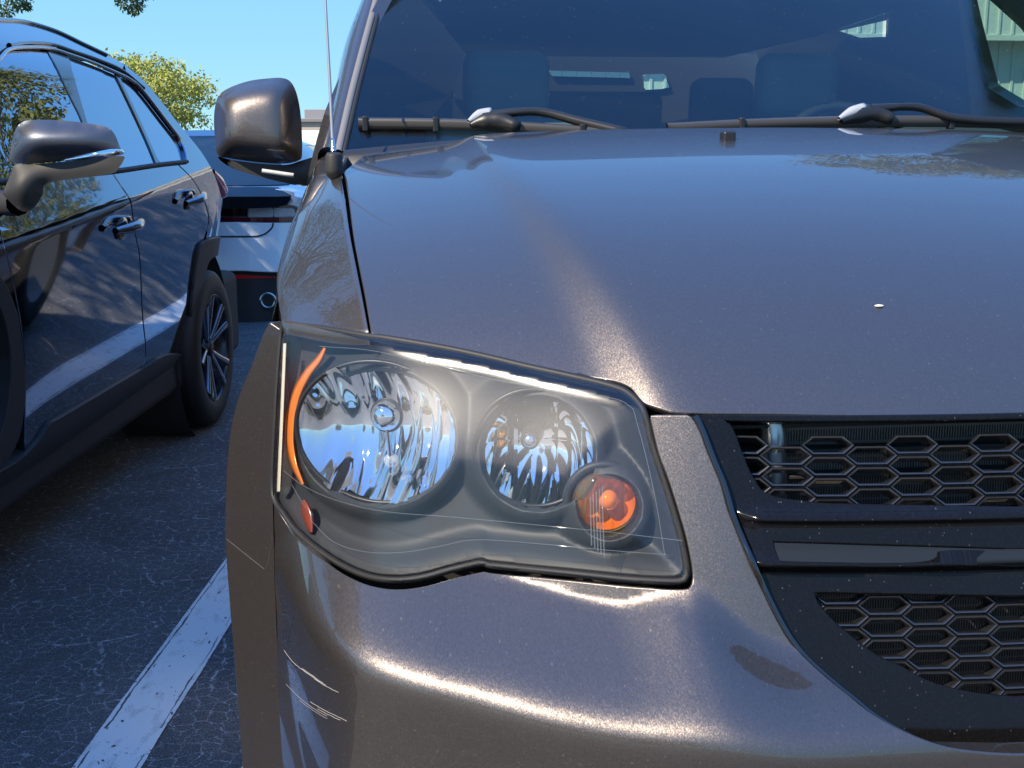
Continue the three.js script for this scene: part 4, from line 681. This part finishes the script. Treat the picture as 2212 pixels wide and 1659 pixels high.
// ---------------------------------------------------------------- metal-clad building behind the van
const FLAT = V(FW.x, 0, FW.z).normalize(), camW = (x, y, d) => V(0, y, 0).addScaledVector(RT, x).addScaledVector(FLAT, d);
{
  const B = thing('metal_building', 'pale ribbed metal building with gabled roof behind the minivan', 'building', V(9, 0, -28));
  const wall = mat(rgb(.60, .57, .49), .5), x0 = .2, x1 = 16, zf = -25, ov = 3.3;
  part(B, 'wall', box(x0, x1, 0, 3.6, zf - 8, zf - .45, .01), wall); part(B, 'upper_wall', box(x0, x1, ov, 4.5, zf - .9, zf, .01), wall);
  part(B, 'gutter', box(x0, x1, ov - .07, ov + .05, zf - .02, zf + .05, .01), wall);
  const gable = new THREE.Shape([[x0 - .3, 4.5], [x1 + .3, 4.5], [(x0 + x1) / 2, 5.3]].map(p => new THREE.Vector2(...p))), gg = new THREE.ExtrudeGeometry(gable, { depth: 7.5, bevelEnabled: false }); gg.translate(0, 0, zf - 8); part(B, 'gable_roof', gg, mat(rgb(.42, .40, .36), .5));
  const ru = box(-.03, .03, 0, 1.14, 0, .035, .008), rl = box(-.03, .03, 0, 3.2, 0, .035, .008), base = B.own;
  for (let k = 0; k < 52; k++) for (const [g, y, z] of [[ru, ov + .06, zf - .004], [rl, .02, zf - .454]]) { const m = new THREE.Mesh(g, wall); m.name = 'siding_rib'; m.position.set(x0 + .15 + k * .3 - base.x, y, z - base.z); m.castShadow = m.receiveShadow = true; B.add(m); }
}
// ---------------------------------------------------------------- trees
function leaves(clumps, size, rnd, flat = .6) {
  const P = [], N = [], I = [];
  for (const [c, r, n, sf = 1] of clumps) for (let k = 0; k < n; k++) {
    const u = rnd() * 2 - 1, w = rnd() * 6.283, q = Math.sqrt(1 - u * u), rr = r * Math.cbrt(.12 + .88 * rnd()), p = V(c.x + q * Math.cos(w) * rr, c.y + u * rr * flat, c.z + q * Math.sin(w) * rr);
    const s = sf * size * (.6 + .8 * rnd()), ax = V(rnd() - .5, rnd() - .75, rnd() - .5).normalize(), sd = V(rnd() - .5, rnd() - .5, rnd() - .5).cross(ax).normalize(), nn = ax.clone().cross(sd), b = P.length / 3;
    const pts = [p, p.clone().addScaledVector(ax, s * .5).addScaledVector(sd, s * .24).addScaledVector(nn, s * .06), p.clone().addScaledVector(ax, s), p.clone().addScaledVector(ax, s * .5).addScaledVector(sd, -s * .24).addScaledVector(nn, s * .06)];
    for (const v of pts) { P.push(v.x, v.y, v.z); N.push(nn.x, nn.y, nn.z); } I.push(b, b + 2, b + 1, b, b + 3, b + 2);
  }
  const g = new THREE.BufferGeometry(); g.setAttribute('position', new THREE.Float32BufferAttribute(P, 3)); g.setAttribute('normal', new THREE.Float32BufferAttribute(N, 3)); g.setIndex(I); return g;
}
const leafMat = (r, g, b) => mat(rgb(r, g, b), .8, { transmission: .28, thickness: 0 });
M.bark = mat(rgb(.10, .075, .055), .9);
function tree(name, label, base, crown, rad, count, perClump, size, color, seed, sprays = [], clumpR = .5) {
  const rnd = rng(seed), t = thing(name, label, 'tree', base, VAN), clumps = [], limbs = [];
  limbs.push(taper([base.clone(), base.clone().lerp(crown, .35).setX(lerp(base.x, crown.x, .15)), base.clone().lerp(crown, .75), crown.clone().add(V(0, rad.y * .6, 0))], [rad.y * .07 + .06, rad.y * .055 + .04, rad.y * .035, .02], 10));
  for (let k = 0; k < count; k++) {
    const u = rnd() * 2 - 1, w = rnd() * 6.283, q = Math.sqrt(1 - u * u), rr = .45 + .55 * Math.sqrt(rnd()), c = V(crown.x + q * Math.cos(w) * rad.x * rr, crown.y + u * rad.y * rr, crown.z + q * Math.sin(w) * rad.z * rr);
    clumps.push([c, clumpR * (.7 + .7 * rnd()), perClump]);
    if (k % 4 === 0) { const s = base.clone().lerp(crown, .55 + .5 * rnd()); limbs.push(taper([s, s.clone().lerp(c, .5).add(V(0, rad.y * .06, 0)), c], [.05 + rad.y * .008, .03, .008], 6)); }
  }
  for (const [c, r, n] of sprays) { clumps.push([c, r, n * 2.2, .5]); const up = c.clone().add(V(.2, .9, -.2)), s = crown.clone().lerp(c, .45); limbs.push(taper([s, up, c.clone().add(V(0, r * .3, 0))], [.04, .015, .005], 6)); }
  part(t, 'trunk', merged(limbs), M.bark); part(t, 'crown', leaves(clumps, size, rnd), color); return t;
}
tree('overhanging_tree', 'leafy green tree whose lowest twigs hang in above the SUV', camW(-9.4, 0, 12.5), camW(-8.2, 7.0, 12.8), V(2.9, 2.7, 3.2), 230, 130, .075, leafMat(.06, .11, .025), 41,
  [[atDepth(283, 4, 11.4), .13, 110], [atDepth(292, 18, 11.4), .08, 50], [atDepth(300, -18, 11.5), .16, 90], [atDepth(12, 6, 10.8), .16, 90], [atDepth(10, 36, 10.8), .07, 36], [atDepth(46, 4, 10.8), .09, 46], [atDepth(56, 12, 10.8), .05, 24]], .55);
tree('shade_tree', 'broad green tree standing off the far side of the SUV', V(-8.0, 0, -5.6), V(-6.6, 6.4, -5.4), V(2.7, 2.4, 2.8), 260, 80, .13, leafMat(.05, .085, .02), 43, [], .6);
tree('pale_tree', 'pale yellow-green airy tree far behind the SUV', camW(-13.6, 0, 45), camW(-13.4, 2.75, 45), V(2.7, 1.45, 2.2), 190, 60, .15, leafMat(.34, .36, .05), 47, [], .5);
tree('tall_tree', 'tall yellowing tree behind the metal building', V(21, 0, -37), V(20.5, 15.5, -37), V(6.5, 6.5, 5), 300, 110, .24, leafMat(.17, .17, .028), 53, [], 1.0);
tree('street_tree', 'dark green tree across the lot facing the minivan nose', V(-14, 0, 24), V(-14, 5.5, 24), V(4.5, 4.2, 4), 160, 70, .3, leafMat(.035, .06, .02), 59, [], 1.0);
tree('street_tree', 'wide bushy dark tree beyond the lamp pole across the lot', V(-24, 0, 30), V(-24, 5, 30), V(6, 4.2, 4), 160, 70, .34, leafMat(.035, .06, .02), 61, [], 1.1);
{
  const p = thing('lamp_pole', 'tall dark steel lamp pole across the lot facing the minivan', 'lamp pole', V(-7.5, 0, 26)); part(p, 'pole', taper([V(-7.5, 0, 26), V(-7.5, 5, 26), V(-7.5, 9, 26)], [.11, .09, .07], 12), M.plastic);
  for (const s of [-1, 1]) part(p, 'lamp_head', box(-7.5 + s * .55 - .4, -7.5 + s * .55 + .4, 8.95, 9.12, 25.8, 26.2, .05), M.plastic);
}
// ---------------------------------------------------------------- far things seen past the door mirror
{
  const b = thing('far_building', 'long low beige building with a rooftop box in the distance', 'building', camW(-13, 0, 80));
  const c = camW(-13, 0, 80), w1 = mat(rgb(.42, .36, .28), .7); part(b, 'wall', box(c.x - 3.5, c.x + 9, 0, 2.25, c.z - 8, c.z, .02), w1); part(b, 'roof', box(c.x - 3.6, c.x + 9.2, 2.25, 2.5, c.z - 8.2, c.z + .2, .05), mat(rgb(.2, .19, .18), .7));
  part(b, 'rooftop_box', box(c.x - .3, c.x + 1.4, 2.5, 3.1, c.z - 3, c.z - 1.5, .03), mat(rgb(.25, .24, .25), .6));
  for (let k = 0; k < 6; k++) part(b, 'window', box(c.x - 2.8 + k * 1.9, c.x - 1.6 + k * 1.9, .9, 1.7, c.z - .05, c.z + .03, .01), M.privacy);
  const t = thing('box_truck', 'white box truck with cab parked in the far row', 'truck', camW(-4.6, 0, 27)), e = camW(-4.6, 0, 27);
  part(t, 'cargo_box', box(e.x - 1.3, e.x + .95, .45, 1.42, e.z - 4.5, e.z - .2, .06), M.truckWhite); part(t, 'cab', box(e.x - .9, e.x + .9, .3, 1.15, e.z - .2, e.z + 1.2, .15, 4), M.truckWhite);
  part(t, 'cab_window', box(e.x - .75, e.x + .75, .82, 1.10, e.z + .9, e.z + 1.215, .05), M.privacy); part(t, 'bumper', box(e.x - .92, e.x + .92, .25, .45, e.z + 1.1, e.z + 1.28, .03), M.plastic);
  for (const s of [-1, 1]) { for (const dz of [.5, -3.5]) part(t, 'wheel', (() => { const g = new THREE.CylinderGeometry(.3, .3, .25, 28); g.rotateZ(Math.PI / 2); g.translate(e.x + s * .8, .3, e.z + dz); return g; })(), M.rubber); part(t, 'headlight', box(e.x + s * .7 - .12, e.x + s * .7 + .12, .55, .68, e.z + 1.15, e.z + 1.22, .02), M.chromeSoft); part(t, 'side_mirror', box(e.x + s * 1.05 - .08, e.x + s * 1.05 + .08, .85, 1.1, e.z + .8, e.z + .9, .03), M.plastic); }
}
renderer.render(scene, camera);
